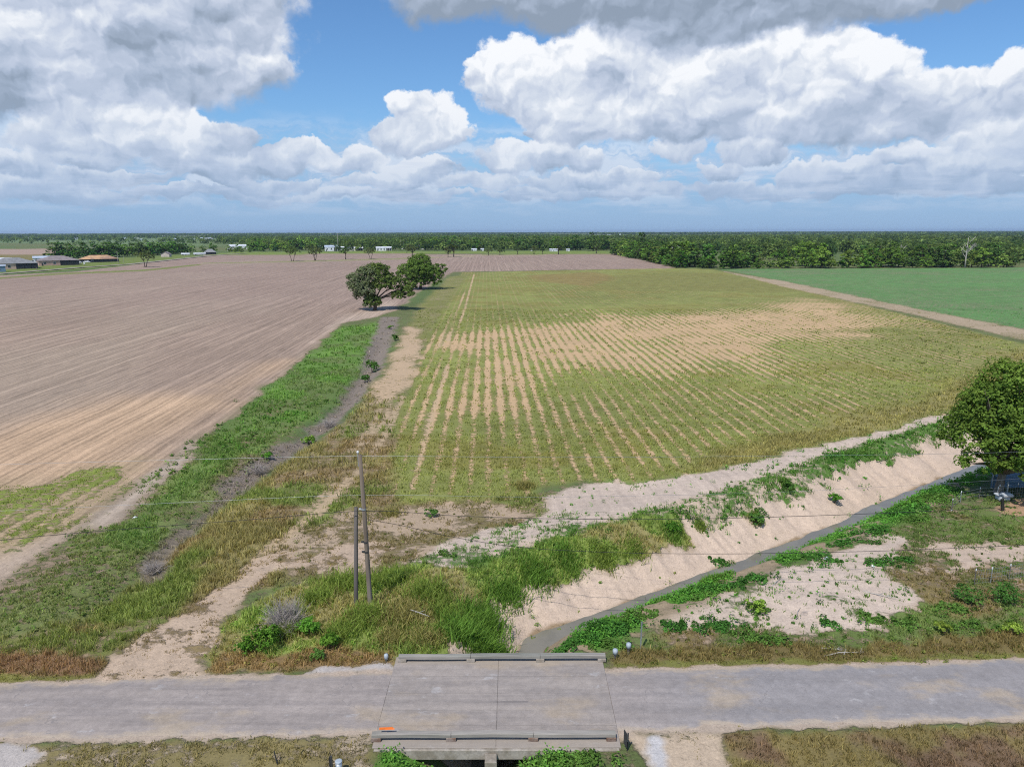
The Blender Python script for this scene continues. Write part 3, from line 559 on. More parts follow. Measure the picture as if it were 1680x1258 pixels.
# ------------------------------------------------------------------ road
def road_mat(name, deck=False):
    m, T = new_mat(name); co = T.n('ShaderNodeNewGeometry').outputs['Position']; x, y, z = T.sep(co)
    st = T.noise(T.comb(T.m('MULTIPLY', x, .12), T.m('MULTIPLY', y, 1.5)), 1.0, 5, .6); pt = T.noise(T.comb(T.m('MULTIPLY', x, .5), T.m('MULTIPLY', y, 1.0)), .42, 5, .6)
    fine = T.noise(co, 14.0, 4, .75); mid = T.noise(co, 2.4, 5, .65)
    base = T.mix(T.ss(st, .35, .65), (.255, .222, .205), (.325, .28, .252))
    if deck: base = T.mix(T.ss(st, .35, .65), (.26, .228, .208), (.325, .282, .25))
    grey = T.m('MULTIPLY', T.ss(x, 3.0, 14.0), .75); base = T.mix(grey, base, (.25, .237, .238)) if not deck else base
    base = T.mix(T.m('MULTIPLY', T.ss(pt, .52, .68), .75), base, (.36, .29, .215))
    base = T.mix(T.m('MULTIPLY', T.ss(T.noise(T.comb(x, T.m('MULTIPLY', y, 1.6)), .55, 6, .7), .60, .67), .5), base, (.43, .41, .40))
    base = T.scale(base, T.m('MULTIPLY', T.lin(fine, .2, .8, .78, 1.22), T.lin(mid, .2, .8, .80, 1.18)))
    if not deck:
        ed = T.m('MULTIPLY_ADD', T.m('SUBTRACT', T.noise(T.comb(T.m('MULTIPLY', x, .45), y), 1.3, 6, .7), .5), .42, T.attr('edge', 'Fac'))
        base = T.mix(T.ss(ed, .11, .0, 0, .85), base, T.scale((.40, .325, .245), T.lin(fine, .2, .8, .7, 1.25)))
        tr = T.m('COSINE', T.m('MULTIPLY', T.m('SUBTRACT', T.attr('edge', 'Fac'), .24), 16.0)); base = T.scale(base, T.m('MULTIPLY_ADD', tr, -.05, 1.0))
        vo = T.n('ShaderNodeTexVoronoi', feature='DISTANCE_TO_EDGE'); T.put(vo.inputs['Vector'], T.v('MULTIPLY_ADD', T.noise(co, 1.2, 3, .6, 1), (.9, .9, 0), T.v('MULTIPLY', co, (.35, .5, 0)))); vo.inputs['Scale'].default_value = .55
        base = T.mix(T.m('MULTIPLY', T.ss(vo.outputs['Distance'], .012, .003), T.m('MULTIPLY', T.ss(mid, .45, .55), .45)), base, (.17, .155, .15))
    finish(T, base, .9, fine, .01, .2); return m
def road_strip(x0, x1, n):
    xs = np.linspace(x0, x1, n); f, nr = road_edges(xs); K = 16
    j1 = (fbm(xs, xs*0+3, 1.2, 7, 6)-.5)*.9; j2 = (fbm(xs, xs*0+9, 1.0, 8, 5)-.5)*.8
    dm = np.minimum(np.abs(xs+6.9), np.abs(xs-5.3)); k = np.clip(dm/2, .1, 1)
    f = f+j1*k; nr = nr+j2*k
    t = np.linspace(0, 1, K); Y = nr[:, None]+(f-nr)[:, None]*t; X = np.broadcast_to(xs[:, None], Y.shape)
    Z = .135+.03*np.sin(t*math.pi)[None, :]+0*X; Z[:, 0] -= .05; Z[:, -1] -= .05
    v = np.stack([X, Y, Z], -1); E = np.broadcast_to(np.minimum(t, 1-t)[None, :], Y.shape).ravel()
    return v.reshape(-1, 3), grid_quads(n, K)[:, ::-1], E
v1, q1, e1 = road_strip(-160, -6.87, 900); v2, q2, e2 = road_strip(5.27, 160, 900)
tag(link('road', np_mesh('road', np.concatenate([v1, v2]), np.concatenate([q1, q2+len(v1)]), smooth=True, attrs={'edge': np.concatenate([e1, e2])}), road_mat('worn_asphalt')), kind='structure')
# distant lane past the houses
def lane(name, pts, half, z, mat):
    P = np.array([g(*p)[:2] for p in pts]); tag(link(name, strip_mesh(name, P, half, z), mat), kind='structure')
lane('lane', ((-200,467),(0,450),(62,445),(125,440),(210,434.2),(270,428),(330,421.5),(372,417.8),(405,416)), 3.0, .35, M['concrete'])
# ------------------------------------------------------------------ bridge
def deck_mat():
    m = road_mat('deck_concrete', True); T = m.node_tree
    h = NT.__new__(NT); h.t = T
    b = [n for n in T.nodes if n.type == 'BSDF_PRINCIPLED'][0]; src = b.inputs['Base Color'].links[0].from_socket
    x, y, z = h.sep(h.n('ShaderNodeNewGeometry').outputs['Position'])
    wob = h.m('MULTIPLY', h.m('SUBTRACT', h.noise(h.comb(x, y), 2.0, 3), .5), .12)
    xx = h.m('ADD', x, wob); yy = h.m('ADD', y, wob); tot = None
    for s, p, w in ((xx, -.83, .015), (yy, 35.85, .02), (yy, 34.35, .014), (yy, 32.95, .016), (yy, 31.75, .02)):
        k = h.ss(h.m('ABSOLUTE', h.m('SUBTRACT', s, p)), w*1.6, w*.3); tot = k if tot is None else h.m('MAXIMUM', tot, k)
    c = h.mix(h.m('MULTIPLY', tot, .42), src, (.13, .115, .10))
    skid = h.m('MULTIPLY', h.ss(h.m('ABSOLUTE', h.m('SUBTRACT', y, 33.62)), .05, .02), h.m('MULTIPLY', h.ss(x, -3.0, .7), h.ss(x, .85, .8))); c = h.mix(h.m('MULTIPLY', skid, .8), c, (.10, .09, .09))
    edge = h.m('MAXIMUM', h.ss(yy, 36.9, 37.1), h.ss(yy, 31.35, 31.15)); c = h.mix(h.m('MULTIPLY', edge, .5), c, (.33, .285, .235))
    T.links.new(c, b.inputs['Base Color']); return m
BX0, BX1, BY0, BY1 = -6.87, 5.27, 30.15, 37.75
br = empty('bridge', (-.8, 34, .15)); tag(br, 'low concrete road bridge with timber kerb rails over the muddy ditch', 'bridge')
def rel_build(mb, name, mat, parent, base, smooth=False):
    mb.v = [(p[0]-base[0], p[1]-base[1], p[2]-base[2]) for p in mb.v]; return mb.build(name, mat, parent, smooth)
BB = (-.8, 34, .15)
rel_build(MB().box(BX0, -.8305, BY0+.05, BY1, -.38, .155, .02).box(-.8295, BX1, BY0+.05, BY1, -.38, .152, .02), 'deck', deck_mat(), br, BB)
rel_build(MB().box(BX0+.1, BX1-.1, BY0-.12, BY0+.045, -.42, .12, .03), 'edge_beam', M['concrete'], br, BB)
rel_build(MB().box(-1.35, -.78, BY0-.75, BY0-.13, -3.2, -.02, .04), 'pier', M['concrete'], br, BB)
rel_build(MB().box(-1.3, -.8, BY0+.06, BY1-.1, -3.2, -.385, .03), 'pier_wall', M['concrete'], br, BB)
rel_build(MB().box(BX0-.35, BX0+.55, BY0-.05, BY1-.05, -3.0, -.39, .03), 'abutment', M['concrete'], br, BB)
rel_build(MB().box(BX1-.55, BX1+.35, BY0-.05, BY1-.05, -3.0, -.39, .03), 'abutment', M['concrete'], br, BB)
rel_build(MB().box(4.75, 5.3, BY0-.6, BY0-.125, -2.8, -.15, .03), 'wing_wall', M['concrete'], br, BB)
random.seed(4)
for (yc, xs, zt) in ((37.35, (-6.45, -2.45, 1.6, 5.2), 0), (30.75, (-6.75, -3.05, 1.0, 4.85), 1)):
    rl = empty('kerb_rail', (0, 0, 0)); rl.parent = br
    m_ = MB()
    for i in range(3):
        a, b = xs[i], xs[i+1]; a -= .22 if i == 0 else 0; b += .22 if i == 2 else 0
        sag = random.uniform(-.02, .02)
        pts = [a+(b-a)*k/6 for k in range(7)]
        for k in range(6): pass
        v = []; f = []
        for k, px_ in enumerate(pts):
            dz = sag*math.sin(math.pi*k/6)*2; dy = random.uniform(-.008, .008)
            for (yy, zz) in ((-.15, .34), (.15, .34), (.15, .51), (.12, .54), (-.12, .54), (-.15, .51)): v.append((px_+(.012 if k == 0 else -.012 if k == 6 else 0), yc+yy+dy, zz+dz+.01*i))
        for k in range(6):
            for q in range(6): q2 = (q+1) % 6; f.append((k*6+q, k*6+6+q, k*6+6+q2, k*6+q2))
        f.append((0,1,2,3,4,5)); f.append((41,40,39,38,37,36)); m_.add(v, f)
    rel_build(m_, 'beam', M['timber'], rl, BB)
    for x_ in xs: rel_build(MB().box(x_-.24, x_+.24, yc-.19, yc+.19, .15, .355, .015), 'rail_block', M['rust'] if zt else M['concrete'], rl, BB)
# ------------------------------------------------------------------ grass and weeds (nobody could count them)
rng = np.random.default_rng(11)
def unit(n): 
    a = rng.normal(size=(n, 3)); return a/np.linalg.norm(a, axis=1)[:, None]
def blades(base, h, wdt, lean, col, jit=.25):
    n = len(base); a = rng.uniform(0, 2*math.pi, n); ld = rng.uniform(0, 2*math.pi, n)
    side = np.stack([np.cos(a), np.sin(a), np.zeros(n)], 1)*wdt[:, None]*.5
    dirv = np.stack([np.cos(ld), np.sin(ld), np.zeros(n)], 1)
    mid = base+np.array([0, 0, 1.])*(h*.55)[:, None]+dirv*(h*lean*.35)[:, None]; tip = base+np.array([0, 0, 1.])*(h*(1-.25*lean))[:, None]+dirv*(h*lean)[:, None]
    v = np.stack([base-side, base+side, mid+side*.8, mid-side*.8, tip], 1)
    c = col*(1+rng.normal(0, jit, (n, 1)))
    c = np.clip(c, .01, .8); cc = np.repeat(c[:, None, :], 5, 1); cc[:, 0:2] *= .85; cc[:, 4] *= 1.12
    i = np.arange(n)[:, None]*5
    return v.reshape(-1, 3), i+np.array([[0, 1, 2, 3]]), i+np.array([[3, 2, 4]]), cc.reshape(-1, 3)
def leaves(pos, nrm, size, col, jit=.22, asp=.62):
    n = len(pos); r = unit(n); t1 = np.cross(nrm, r); t1 /= np.linalg.norm(t1, axis=1)[:, None]+1e-9; t2 = np.cross(nrm, t1)
    s = size*rng.uniform(.65, 1.3, n); a = t1*s[:, None]*.5; b = t2*(s*asp)[:, None]*.5
    v = np.stack([pos-a, pos+b+nrm*(s*.08)[:, None], pos+a, pos-b+nrm*(s*.08)[:, None]], 1)
    c = np.clip(col*(1+rng.normal(0, jit, (n, 1))), .008, .8)
    return v.reshape(-1, 3), np.arange(n)[:, None]*4+np.array([[0, 1, 2, 3]]), np.repeat(c[:, None, :], 4, 1).reshape(-1, 3)
def fan_points(y0, y1, dens, t0=-.86, t1=.88):
    A = (t1-t0)*(y1*y1-y0*y0)/2; n = int(A*dens); y = np.sqrt(rng.uniform(y0*y0, y1*y1, n)); return rng.uniform(t0, t1, n)*y, y
def row_mask(x, y, St):
    u = rows_u(x, y); w = np.cos(2*math.pi*u/1.85)
    return St['cover']-.55*w*St['row']+(fbm(x, y, 1.1, 201, 4)-.5)*1.6
parts = []; lparts = []
for (y0, y1, dn, nb, bw, hs) in ((27.5, 40, 26, 6, .034, 1.), (40, 58, 24, 6, .045, 1.), (58, 85, 9, 5, .07, 1.), (85, 130, 3.0, 4, .12, 1.05), (130, 230, .8, 4, .2, 1.1)):
    x, y = fan_points(y0, y1, dn); St = zones(x, y)
    keep = (St['dens'] > rng.uniform(0, 1, len(x))) & ((row_mask(x, y, St) > .46) | (rng.uniform(0, 1, len(x)) < .10)) & (St['gh'] > .08)
    x, y = x[keep], y[keep]; St = {k: v[keep] for k, v in St.items()}
    z = height(x, y); lf = St['leafy'] > .5
    for sel, kind in ((~lf, 0), (lf, 1)):
        xs, ys, zs = x[sel], y[sel], z[sel]; gh = St['gh'][sel]; gc = St['grass'][sel]; n = len(xs)
        if not n: continue
        rep = nb if kind == 0 else 7
        clump = np.repeat(gc*1.75*(1+rng.normal(0, .16, (n, 1)))*np.array([1, 1, 1])+rng.uniform(-.02, .03, (n, 1))*np.array([1, .55, .1]), rep, 0)
        hh = np.repeat(gh*rng.uniform(.55, 1.35, n), rep); sp = .10 if y1 < 60 else .22
        b = np.repeat(np.stack([xs, ys, zs-.02], 1), rep, 0); b[:, :2] += rng.normal(0, sp, (n*rep, 2))
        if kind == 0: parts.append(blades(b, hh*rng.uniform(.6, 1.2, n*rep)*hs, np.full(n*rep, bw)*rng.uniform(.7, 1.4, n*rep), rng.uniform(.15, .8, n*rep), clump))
        else:
            b[:, 2] += rng.uniform(.05, 1, n*rep)*hh*1.1; nr = unit(n*rep)*.7+np.array([0, -.1, 1.]); nr /= np.linalg.norm(nr, axis=1)[:, None]
            lparts.append(leaves(b, nr, .15 if y1 < 60 else .26, clump))
def join_blades(parts, name, mat, label):
    V = []; Q = []; Tt = []; Cc = []; o = 0
    for v, q, t, c in parts: V.append(v); Q.append(q+o); Tt.append(t+o); Cc.append(c); o += len(v)
    ob = link(name, np_mesh(name, np.concatenate(V), np.concatenate(Q), np.concatenate(Tt), attrs={'col': np.concatenate(Cc)}), mat); tag(ob, label, 'grass', kind='stuff'); return ob
def join_leaves(parts, name, mat, label=None, cat=None, kind=None, parent=None):
    V = []; Q = []; Cc = []; o = 0
    for v, q, c in parts: V.append(v); Q.append(q+o); Cc.append(c); o += len(v)
    ob = link(name, np_mesh(name, np.concatenate(V), np.concatenate(Q), attrs={'col': np.concatenate(Cc)}), mat, parent)
    return tag(ob, label, cat, kind=kind)
# weeds of the brush zone: taller reeds in thick tufts
rp = []
def reeds(px, py, r, n, h, col, lean=(.25, .9), w=.05):
    c = g(px, py); p = c[None, :2]+rng.normal(0, r*.55, (n, 2)); z = height(p[:, 0], p[:, 1])
    rp.append(blades(np.stack([p[:, 0], p[:, 1], z-.05], 1), h*rng.uniform(.5, 1.25, n), np.full(n, w)*rng.uniform(.6, 1.5, n), rng.uniform(*lean, n), np.broadcast_to(np.array(col), (n, 3))*(1+rng.normal(0, .15, (n, 1))), .22))
RG = (.18, .31, .058); RG2 = (.26, .335, .075); RY = (.36, .32, .12)
for a in ((790,1000,1.5,1500,1.25,RG),(765,1035,1.4,1300,1.2,RG),(810,1035,1.0,900,1.1,RG),(735,1010,1.0,700,1.0,RG2),(700,985,1.4,900,1.0,RG2),(640,960,1.5,900,1.0,RG2),(560,960,1.4,800,1.0,RG2),(520,985,1.0,700,.95,RG2),(830,960,1.3,900,.95,RG),(835,1045,.6,380,.9,RG),(822,1062,.5,260,.7,RG2),(880,935,1.3,900,.9,RG),(930,915,1.2,800,.8,RG),(990,905,1.0,600,.8,RG2),(1040,890,.9,500,.75,RG2),
          (470,1040,.8,500,.9,RG2),(600,1020,1.2,800,.9,RG2),(660,1020,1.2,800,.85,RY),(700,1050,1.0,700,.8,RY),(640,1050,.9,600,.7,RY),(560,1040,1.0,700,.8,RG2),(1165,945,.9,500,.6,RG),(1100,868,.7,400,.8,RG),(1150,855,.5,260,.7,RG2),(1240,835,.6,260,.7,RG2),(1290,800,.6,260,.7,RG),(860,800,.9,400,.8,RY),(640,845,.9,300,.7,RY)): reeds(*a)
parts += rp
x, y = fan_points(37, 105, 5.0); St = zones(x, y); kp = rng.uniform(0, 1, len(x)) < St['weed']*np.where(y < 70, 1, .5); x, y = x[kp], y[kp]; zc = height(x, y); nW = len(x); rep = 20
rw = np.clip(np.where(y < 70, .2, .35)*np.exp(rng.normal(0, .5, nW)), .07, .8); d_ = unit(nW*rep); d_[:, 2] = np.abs(d_[:, 2]); b_ = np.repeat(np.stack([x, y, zc], 1), rep, 0)+d_*np.repeat(rw, rep)[:, None]*rng.uniform(.3, 1, nW*rep)[:, None]*np.array([1, 1, 1.25])
nr_ = d_+unit(nW*rep)*.6+np.array([0, 0, .4]); nr_ /= np.linalg.norm(nr_, axis=1)[:, None]; gk = St['grass'][kp]*np.array([1.1, 1.4, .9])*(1+rng.normal(0, .22, (nW, 1)))
weeds_l = leaves(b_, nr_, np.repeat(np.where(y < 70, .13, .24), rep), np.repeat(gk, rep, 0))
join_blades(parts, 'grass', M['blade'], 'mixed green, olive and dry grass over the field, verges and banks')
# broad leaved creepers along the near bank and the spoil
cp = []
def creeper(px, py, rx, ry, n, h, col, sz=.17):
    c = g(px, py); k = max(6, n//40); cc = np.stack([rng.normal(0, rx*.55, k), rng.normal(0, ry*.55, k)], 1)+c[:2]; ch = h*rng.uniform(.4, 1.2, k)
    i = rng.integers(0, k, n); d = unit(n); d[:, 2] = np.abs(d[:, 2]); rr = rng.uniform(.5, 1., n)**.5
    p = np.zeros((n, 3)); p[:, :2] = cc[i]+d[:, :2]*(ch[i]*.8*rr)[:, None]; p[:, 2] = height(p[:, 0], p[:, 1])+d[:, 2]*ch[i]*rr*.9
    nr = d+unit(n)*.6+np.array([0, 0, .5]); nr /= np.linalg.norm(nr, axis=1)[:, None]
    ck = np.array(col)*(1+rng.normal(0, .2, (k, 1))); cp.append(leaves(p, nr, sz, ck[i]))
CG = (.088, .205, .04); CG2 = (.14, .24, .05)
for a in ((995,1030,1.5,.9,1500,.55,CG),(945,1050,1.6,.7,1500,.5,CG),(905,1064,1.2,.5,800,.4,CG),(1040,1012,1.3,.6,1000,.5,CG2),(1005,1060,.9,.5,700,.5,CG2),(882,1066,.8,.35,380,.4,CG),(915,1054,.9,.3,380,.35,CG2),(868,1060,.35,.3,150,.35,CG2),(1050,1000,1.1,.3,300,.35,CG2),(1290,918,1.0,.35,300,.4,CG),(1190,968,2.2,.6,1500,.5,CG),(1235,958,1.2,.5,800,.5,CG),(1150,985,1.2,.5,600,.4,CG2),
          (1480,842,3.0,1.2,1800,.6,CG),(1520,825,3.0,1.2,2000,.7,CG2),(1550,810,2.5,1.5,1500,.7,CG),(1420,880,2.0,.7,1100,.5,CG),(1385,898,1.6,.6,900,.45,CG),(1500,860,2.0,.8,900,.5,CG2),(1355,930,1.2,.6,600,.4,CG),(1330,920,1.2,.5,500,.4,CG),
          (1170,1032,2.0,.5,1300,.5,CG),(1110,1030,1.0,.4,500,.4,CG),(1235,1048,1.2,.5,800,.5,CG2),(1270,1052,1.0,.4,600,.5,CG2),(1240,1010,.6,.7,500,.5,CG2),(1440,935,1.2,.5,600,.5,CG),(1475,930,1.0,.4,400,.45,CG),(1430,1018,1.0,.5,450,.5,CG2),(1480,1022,1.0,.5,400,.5,CG2),(1360,1025,.7,.4,300,.4,CG),
          (1560,1000,1.2,.6,600,.6,CG2),(1600,1030,1.2,.5,400,.5,CG2),(1010,985,.6,.3,250,.3,CG2),(1120,960,.5,.25,200,.3,CG),(1080,975,.8,.25,300,.3,CG2),(1180,938,.9,.4,500,.5,CG2),
          (760,1256,1.8,.6,1000,.45,CG2),(870,1254,1.8,.8,1200,.6,CG2),(940,1254,1.4,.5,700,.45,CG2),(690,1258,1.2,.5,600,.4,CG2),(960,1244,.5,.3,250,.45,CG2),
          (980,880,.9,.5,300,.4,CG2),(1120,850,1.2,.5,500,.5,CG2),(1180,880,1.4,.5,500,.4,CG),(1370,760,2.0,.8,500,.5,CG),(1240,830,1.2,.6,400,.5,CG),(1420,750,2,.8,400,.4,CG2),(900,905,1.2,.5,400,.4,CG2),(730,918,.7,.4,250,.4,CG2),(850,865,.8,.4,200,.3,CG2)): creeper(*a)
lparts.append(weeds_l)
join_leaves(cp+lparts, 'creeper_foliage', M['leaf'], 'broad green weed and creeper leaves massed along the banks', 'ground cover', 'stuff')
# ------------------------------------------------------------------ trees
def crown_arrays(lobes, n, size, ca, cb, clump=26, spread=.30, up=.45, jit=.2, fill=.55):
    L = np.array(lobes, dtype=np.float64); wgt = (L[:, 3]*L[:, 4]*L[:, 5])**.7; wgt /= wgt.sum()
    k = max(8, n//clump); li = rng.choice(len(L), k, p=wgt); d = unit(k); d[:, 2] = np.where(d[:, 2] < -.45, -d[:, 2], d[:, 2])
    rr = rng.uniform(fill, 1, k)**.6*rng.uniform(.88, 1.1, k); cc = L[li, :3]+d*L[li, 3:6]*rr[:, None]
    cr = spread*(L[li, 3]+L[li, 5])*.5*rng.uniform(.6, 1.3, k)
    f = rng.uniform(0, 1, k)[:, None]; ck = np.array(ca)*(1-f)+np.array(cb)*f; ck = 1.4*ck*(1+rng.normal(0, .15, (k, 1)))
    i = rng.integers(0, k, n); e = unit(n)*rng.uniform(.2, 1, n)[:, None]**.5*np.array([1, 1, .75])
    p = cc[i]+e*cr[i][:, None]; nr = e*.9+d[i]*.5+unit(n)*.55+np.array([0, 0, up]); nr /= np.linalg.norm(nr, axis=1)[:, None]
    return leaves(p, nr, size, ck[i], jit)
def wood(mb, H, th, r, lobes, seed, sides=8, lean=0.0, forks=1):
    q = random.Random(seed); tops = []
    for k in range(forks):
        a = 2*math.pi*k/forks+q.random(); o = r*1.2*(forks > 1)
        pts = [(o*math.cos(a), o*math.sin(a), -.3)]; 
        for s in (.3, .6, 1.0):
            off = th*s*(.06 if forks == 1 else .32); pts.append((o*math.cos(a)+off*math.cos(a)+q.uniform(-.1, .1)*r*3, o*math.sin(a)+off*math.sin(a)+lean*s+q.uniform(-.1, .1)*r*3, th*s))
        rr = r if forks == 1 else r*.65
        mb.tube(pts, [rr*1.45, rr, rr*.88, rr*.75], sides); tops.append(Vector(pts[-1]))
    for l in lobes:
        c = Vector(l[:3]); t = min(tops, key=lambda p: (p-c).length); m = t.lerp(c, .5)+Vector((q.uniform(-.1, .1), q.uniform(-.1, .1), .06))*H*.3
        mb.tube([t-Vector((0, 0, th*.12)), m, c, c+(c-m)*.5], [r*.55, r*.34, r*.17, r*.05], max(4, sides-2))
        for _ in range(2):
            dv = Vector((q.uniform(-1, 1)*l[3], q.uniform(-1, 1)*l[4], q.uniform(-.3, .9)*l[5])); mb.tube([m, m.lerp(c+dv, .5)+Vector((0, 0, .03*H)), c+dv], [r*.24, r*.13, r*.03], 4)
    return mb
def mk_lobes(q, H, th, R, nl, flat=.75):
    out = []
    for k in range(nl):
        a = 2*math.pi*k/nl+q.uniform(-.5, .5); rr = R*q.uniform(.35, .62); s = R*q.uniform(.38, .56)
        out.append((rr*math.cos(a), rr*math.sin(a), th+(H-th)*q.uniform(.25, .62), s, s, s*flat))
    s = R*.55; out.append((q.uniform(-.15, .15)*R, q.uniform(-.15, .15)*R, H-s*flat, s, s, s*flat)); return out
def tree_thing(name, loc, crown_me, wood_me, label, group=None, rz=0., sc=(1, 1, 1), cat='tree'):
    t = empty(name, loc, rz); t.scale = sc; tag(t, label, cat, group)
    link('trunk', wood_me, None, t); link('crown', crown_me, None, t); return t
def leaf_mesh(arr, mat='leaf'):
    me = np_mesh('crown', arr[0], arr[1], attrs={'col': arr[2]}); me.materials.append(M[mat]); return me
def wood_mesh(mb, mat='bark'):
    me = mb.mesh('trunk', True); me.materials.append(M[mat]); return me
# ---- big tree at the right edge of the yard
q = random.Random(3)
big = g(1636, 817, .1)
LB = [(0,0,11.2,3.3,3.3,2.2),(2.4,.5,10.2,3.4,3.2,2.6),(-2.0,.3,8.9,3.0,3.0,2.4),(1.0,-2.5,8.0,3.2,2.8,2.4),(4.2,-.8,8.0,3.3,3.2,2.8),(-3.2,-.6,6.2,2.6,2.6,2.1),(-1.2,-2.6,5.6,2.7,2.4,1.9),(2.2,-3.0,5.2,3.0,2.4,1.9),(5.2,.8,5.5,3.0,3.0,2.3),(0.4,2.6,7.5,3.2,3.0,2.6),(-2.8,2.0,6.2,2.7,2.5,2.0),(-3.6,-1.2,3.9,1.9,1.9,1.2),(-.6,-3.0,3.7,2.0,1.7,1.1),(2.5,2.4,5.0,3.0,2.6,2.0),(4.0,-2.8,4.1,2.0,1.8,1.1)]
cme = leaf_mesh(crown_arrays(LB, 46000, .30, (.08,.128,.022), (.14,.19,.036), 30, .27, .5))
wme = wood_mesh(wood(MB(), 13, 2.9, .42, LB, 5, 10), 'pole')
tree_thing('broadleaf_tree', big, cme, wme, 'large round broadleaf tree with pale trunk beside the junk yard above the ditch', sc=(.93, .93, .97))
# ---- two trees in the middle, by the end of the swale
b = g(615, 509); s = 1.0
LM = [(-1.5,0,11.0,4.3,4.0,3.4),(1.0,1.0,12.0,4.0,3.6,3.0),(-4.5,-.5,8.4,3.6,3.2,3.2),(-2.2,-1.5,6.6,3.4,3.0,2.6),(2.6,-.5,8.2,3.4,3.2,2.6),(-6.3,.3,9.6,2.6,2.4,2.4),(7.6,.2,8.0,3.3,3.0,2.6),(10.4,-.3,5.6,2.8,2.6,2.1),(7.8,-.6,4.6,2.4,2.3,1.7),(-.6,-.8,2.8,2.9,2.4,2.4),(-3.8,0,4.8,2.9,2.6,2.5),(-1.6,-1,1.7,2.0,1.8,1.5),(-5.0,-.3,6.4,2.8,2.6,2.4),(11.8,.4,7.2,2.0,2.0,1.6),(4.8,.8,10.0,2.6,2.4,1.9)]
grey = [l for l in LM if l[0] < -1]; green = [l for l in LM if l[0] >= -1]
a1 = crown_arrays(grey, 11000, .52, (.175,.21,.125), (.125,.165,.075), 22, .27, .45); a2 = crown_arrays(green, 13500, .55, (.082,.14,.034), (.125,.18,.05), 24, .26, .45)
arr = (np.concatenate([a1[0], a2[0]]), np.concatenate([a1[1], a2[1]+len(a1[0])]), np.concatenate([a1[2], a2[2]]))
tree_thing('oak_tree', b, leaf_mesh(arr), wood_mesh(wood(MB(), 15, 3.5, .55, LM, 8, 8)), 'wide two-lobed tree with greyish left half, nearer of the pair at the swale end')
b = g(690, 474)
q = random.Random(7); LO = mk_lobes(q, 15.5, 3.0, 9.8, 8, .72)+[(-7.5,-1,6.0,3.6,3.2,2.9),(7.3,-1,5.6,3.6,3.2,3.0),(0,-4,5.2,4.4,3.4,2.9),(-3.5,-3,4.4,3.2,3,2.2),(4,-3,4.4,3.4,3,2.4),(9.0,-.5,8.5,3,3,2.6),(-4,-4,3.0,3.2,3,2.0),(4.5,-3.5,2.8,3.4,3,1.9),(0,-4.5,2.9,3.6,3,2.0),(7.5,-1,3.8,2.8,2.6,2.0)]
tree_thing('oak_tree', b, leaf_mesh(crown_arrays(LO, 25000, .62, (.078,.135,.027), (.125,.185,.04), 26, .25, .45)), wood_mesh(wood(MB(), 15, 3.5, .6, LO, 9, 8)), 'dense round green tree standing behind the greyish two-lobed one')
# ---- trees standing singly along the far field edge
row_spec = [  # x, base y, width px, height px, forks, greyness, label
 (238.5,438.3,31,24,3,.3,'multi-stemmed tree on the grass strip near the brick houses'),
 (480,428.6,27,23,2,.2,'first vase-shaped tree of the field edge row, nearest the long hedge'),
 (517,427.8,27,22,3,.4,'vase-shaped tree with forked stems in front of the grey-roofed barn'),
 (567,425.6,21,21,1,0,'compact dark round tree on a thin trunk before the white open shed'),
 (608,425,20,18,2,.7,'thin greyish tree beside the long white trailer'),
 (676,424.2,25,22,1,.5,'spreading tree with one straight dark trunk at the field edge'),
 (735,421.8,17,17,1,.5,'short dusky tree paired with a taller green one at the field edge'),
 (744.5,421.6,19,27,1,0,'taller fresh green tree of the close pair at the field edge'),
 (801,419.4,17,15,1,.4,'small dark tree in front of the first white cottage'),
 (820,418.8,16,16,1,.3,'small round tree next to the striped end of the far field'),
 (849,417.8,15,15,1,.2,'small round tree in front of the tall dark pine'),
 (876,417,18,14,2,.4,'low grey-green tree left of the small white greenhouse'),
 (890,417,11,13,1,.1,'narrow dark tree just left of the white greenhouse'),
 (916,417.6,22,22,1,0,'dark spreading tree right of the white greenhouse'),
 (978,416,24,22,1,.1,'rounded dark tree where the far field meets the wood')]
for k, (px, py, wpx, hpx, fk, gr, lab) in enumerate(row_spec):
    p = g(px, py); dd = math.hypot(p[0], p[1]); mpp = math.hypot(dd, CAM_H)/FPX*1.02; H = hpx*mpp; R = wpx*mpp*.5
    q = random.Random(50+k); th = H*(.34 if k < 6 else .2); L = mk_lobes(q, H, th, R, 6, .62)
    c1 = np.array((.058,.092,.022))*(1-gr)+np.array((.115,.125,.062))*gr
    tree_thing('field_tree', p, leaf_mesh(crown_arrays(L, 1700, .062*H, c1, c1*1.45, 20, .26, .4)), wood_mesh(wood(MB(), H, th*1.25, H*.032, L, k, 6, 0, fk)), lab, 'trees along the far field edge')
# ---- wood templates shared by the tree belts
TPL = []
for k in range(9):
    q = random.Random(100+k); H = 12.0; R = q.uniform(4.2, 5.6); th = q.uniform(.3, 1.4); L = mk_lobes(q, H, th, R, 6, q.uniform(.7, .95))
    L += [(q.uniform(-.75, .75)*R, q.uniform(-.75, .75)*R, H*q.uniform(.13, .26), R*.5, R*.5, H*.17) for _ in range(5)]
    base = [(.052,.105,.018), (.085,.145,.028), (.045,.082,.02), (.075,.115,.022), (.11,.155,.038), (.06,.11,.02), (.042,.075,.018), (.09,.125,.035), (.062,.112,.03)][k]
    TPL.append((leaf_mesh(crown_arrays(L, 2300, .85, np.array(base)*1.15, np.array(base)*2.0, 20, .27, .5)), wood_mesh(wood(MB(), H, th+2, .3, L, k, 5))))
KIND = ['dark green', 'light green', 'blackish green', 'olive green', 'yellow-green', 'mid green', 'deep green', 'dusty green', 'bluish green']
def belt_tree(p, H, wd, where, k, group, rz):
    kk = k % 9
    return tree_thing('woodland_tree', p, TPL[kk][0], TPL[kk][1], f'{KIND[kk]} broadleaf tree {where}', group, rz, (H/12*wd, H/12*wd, H/12))
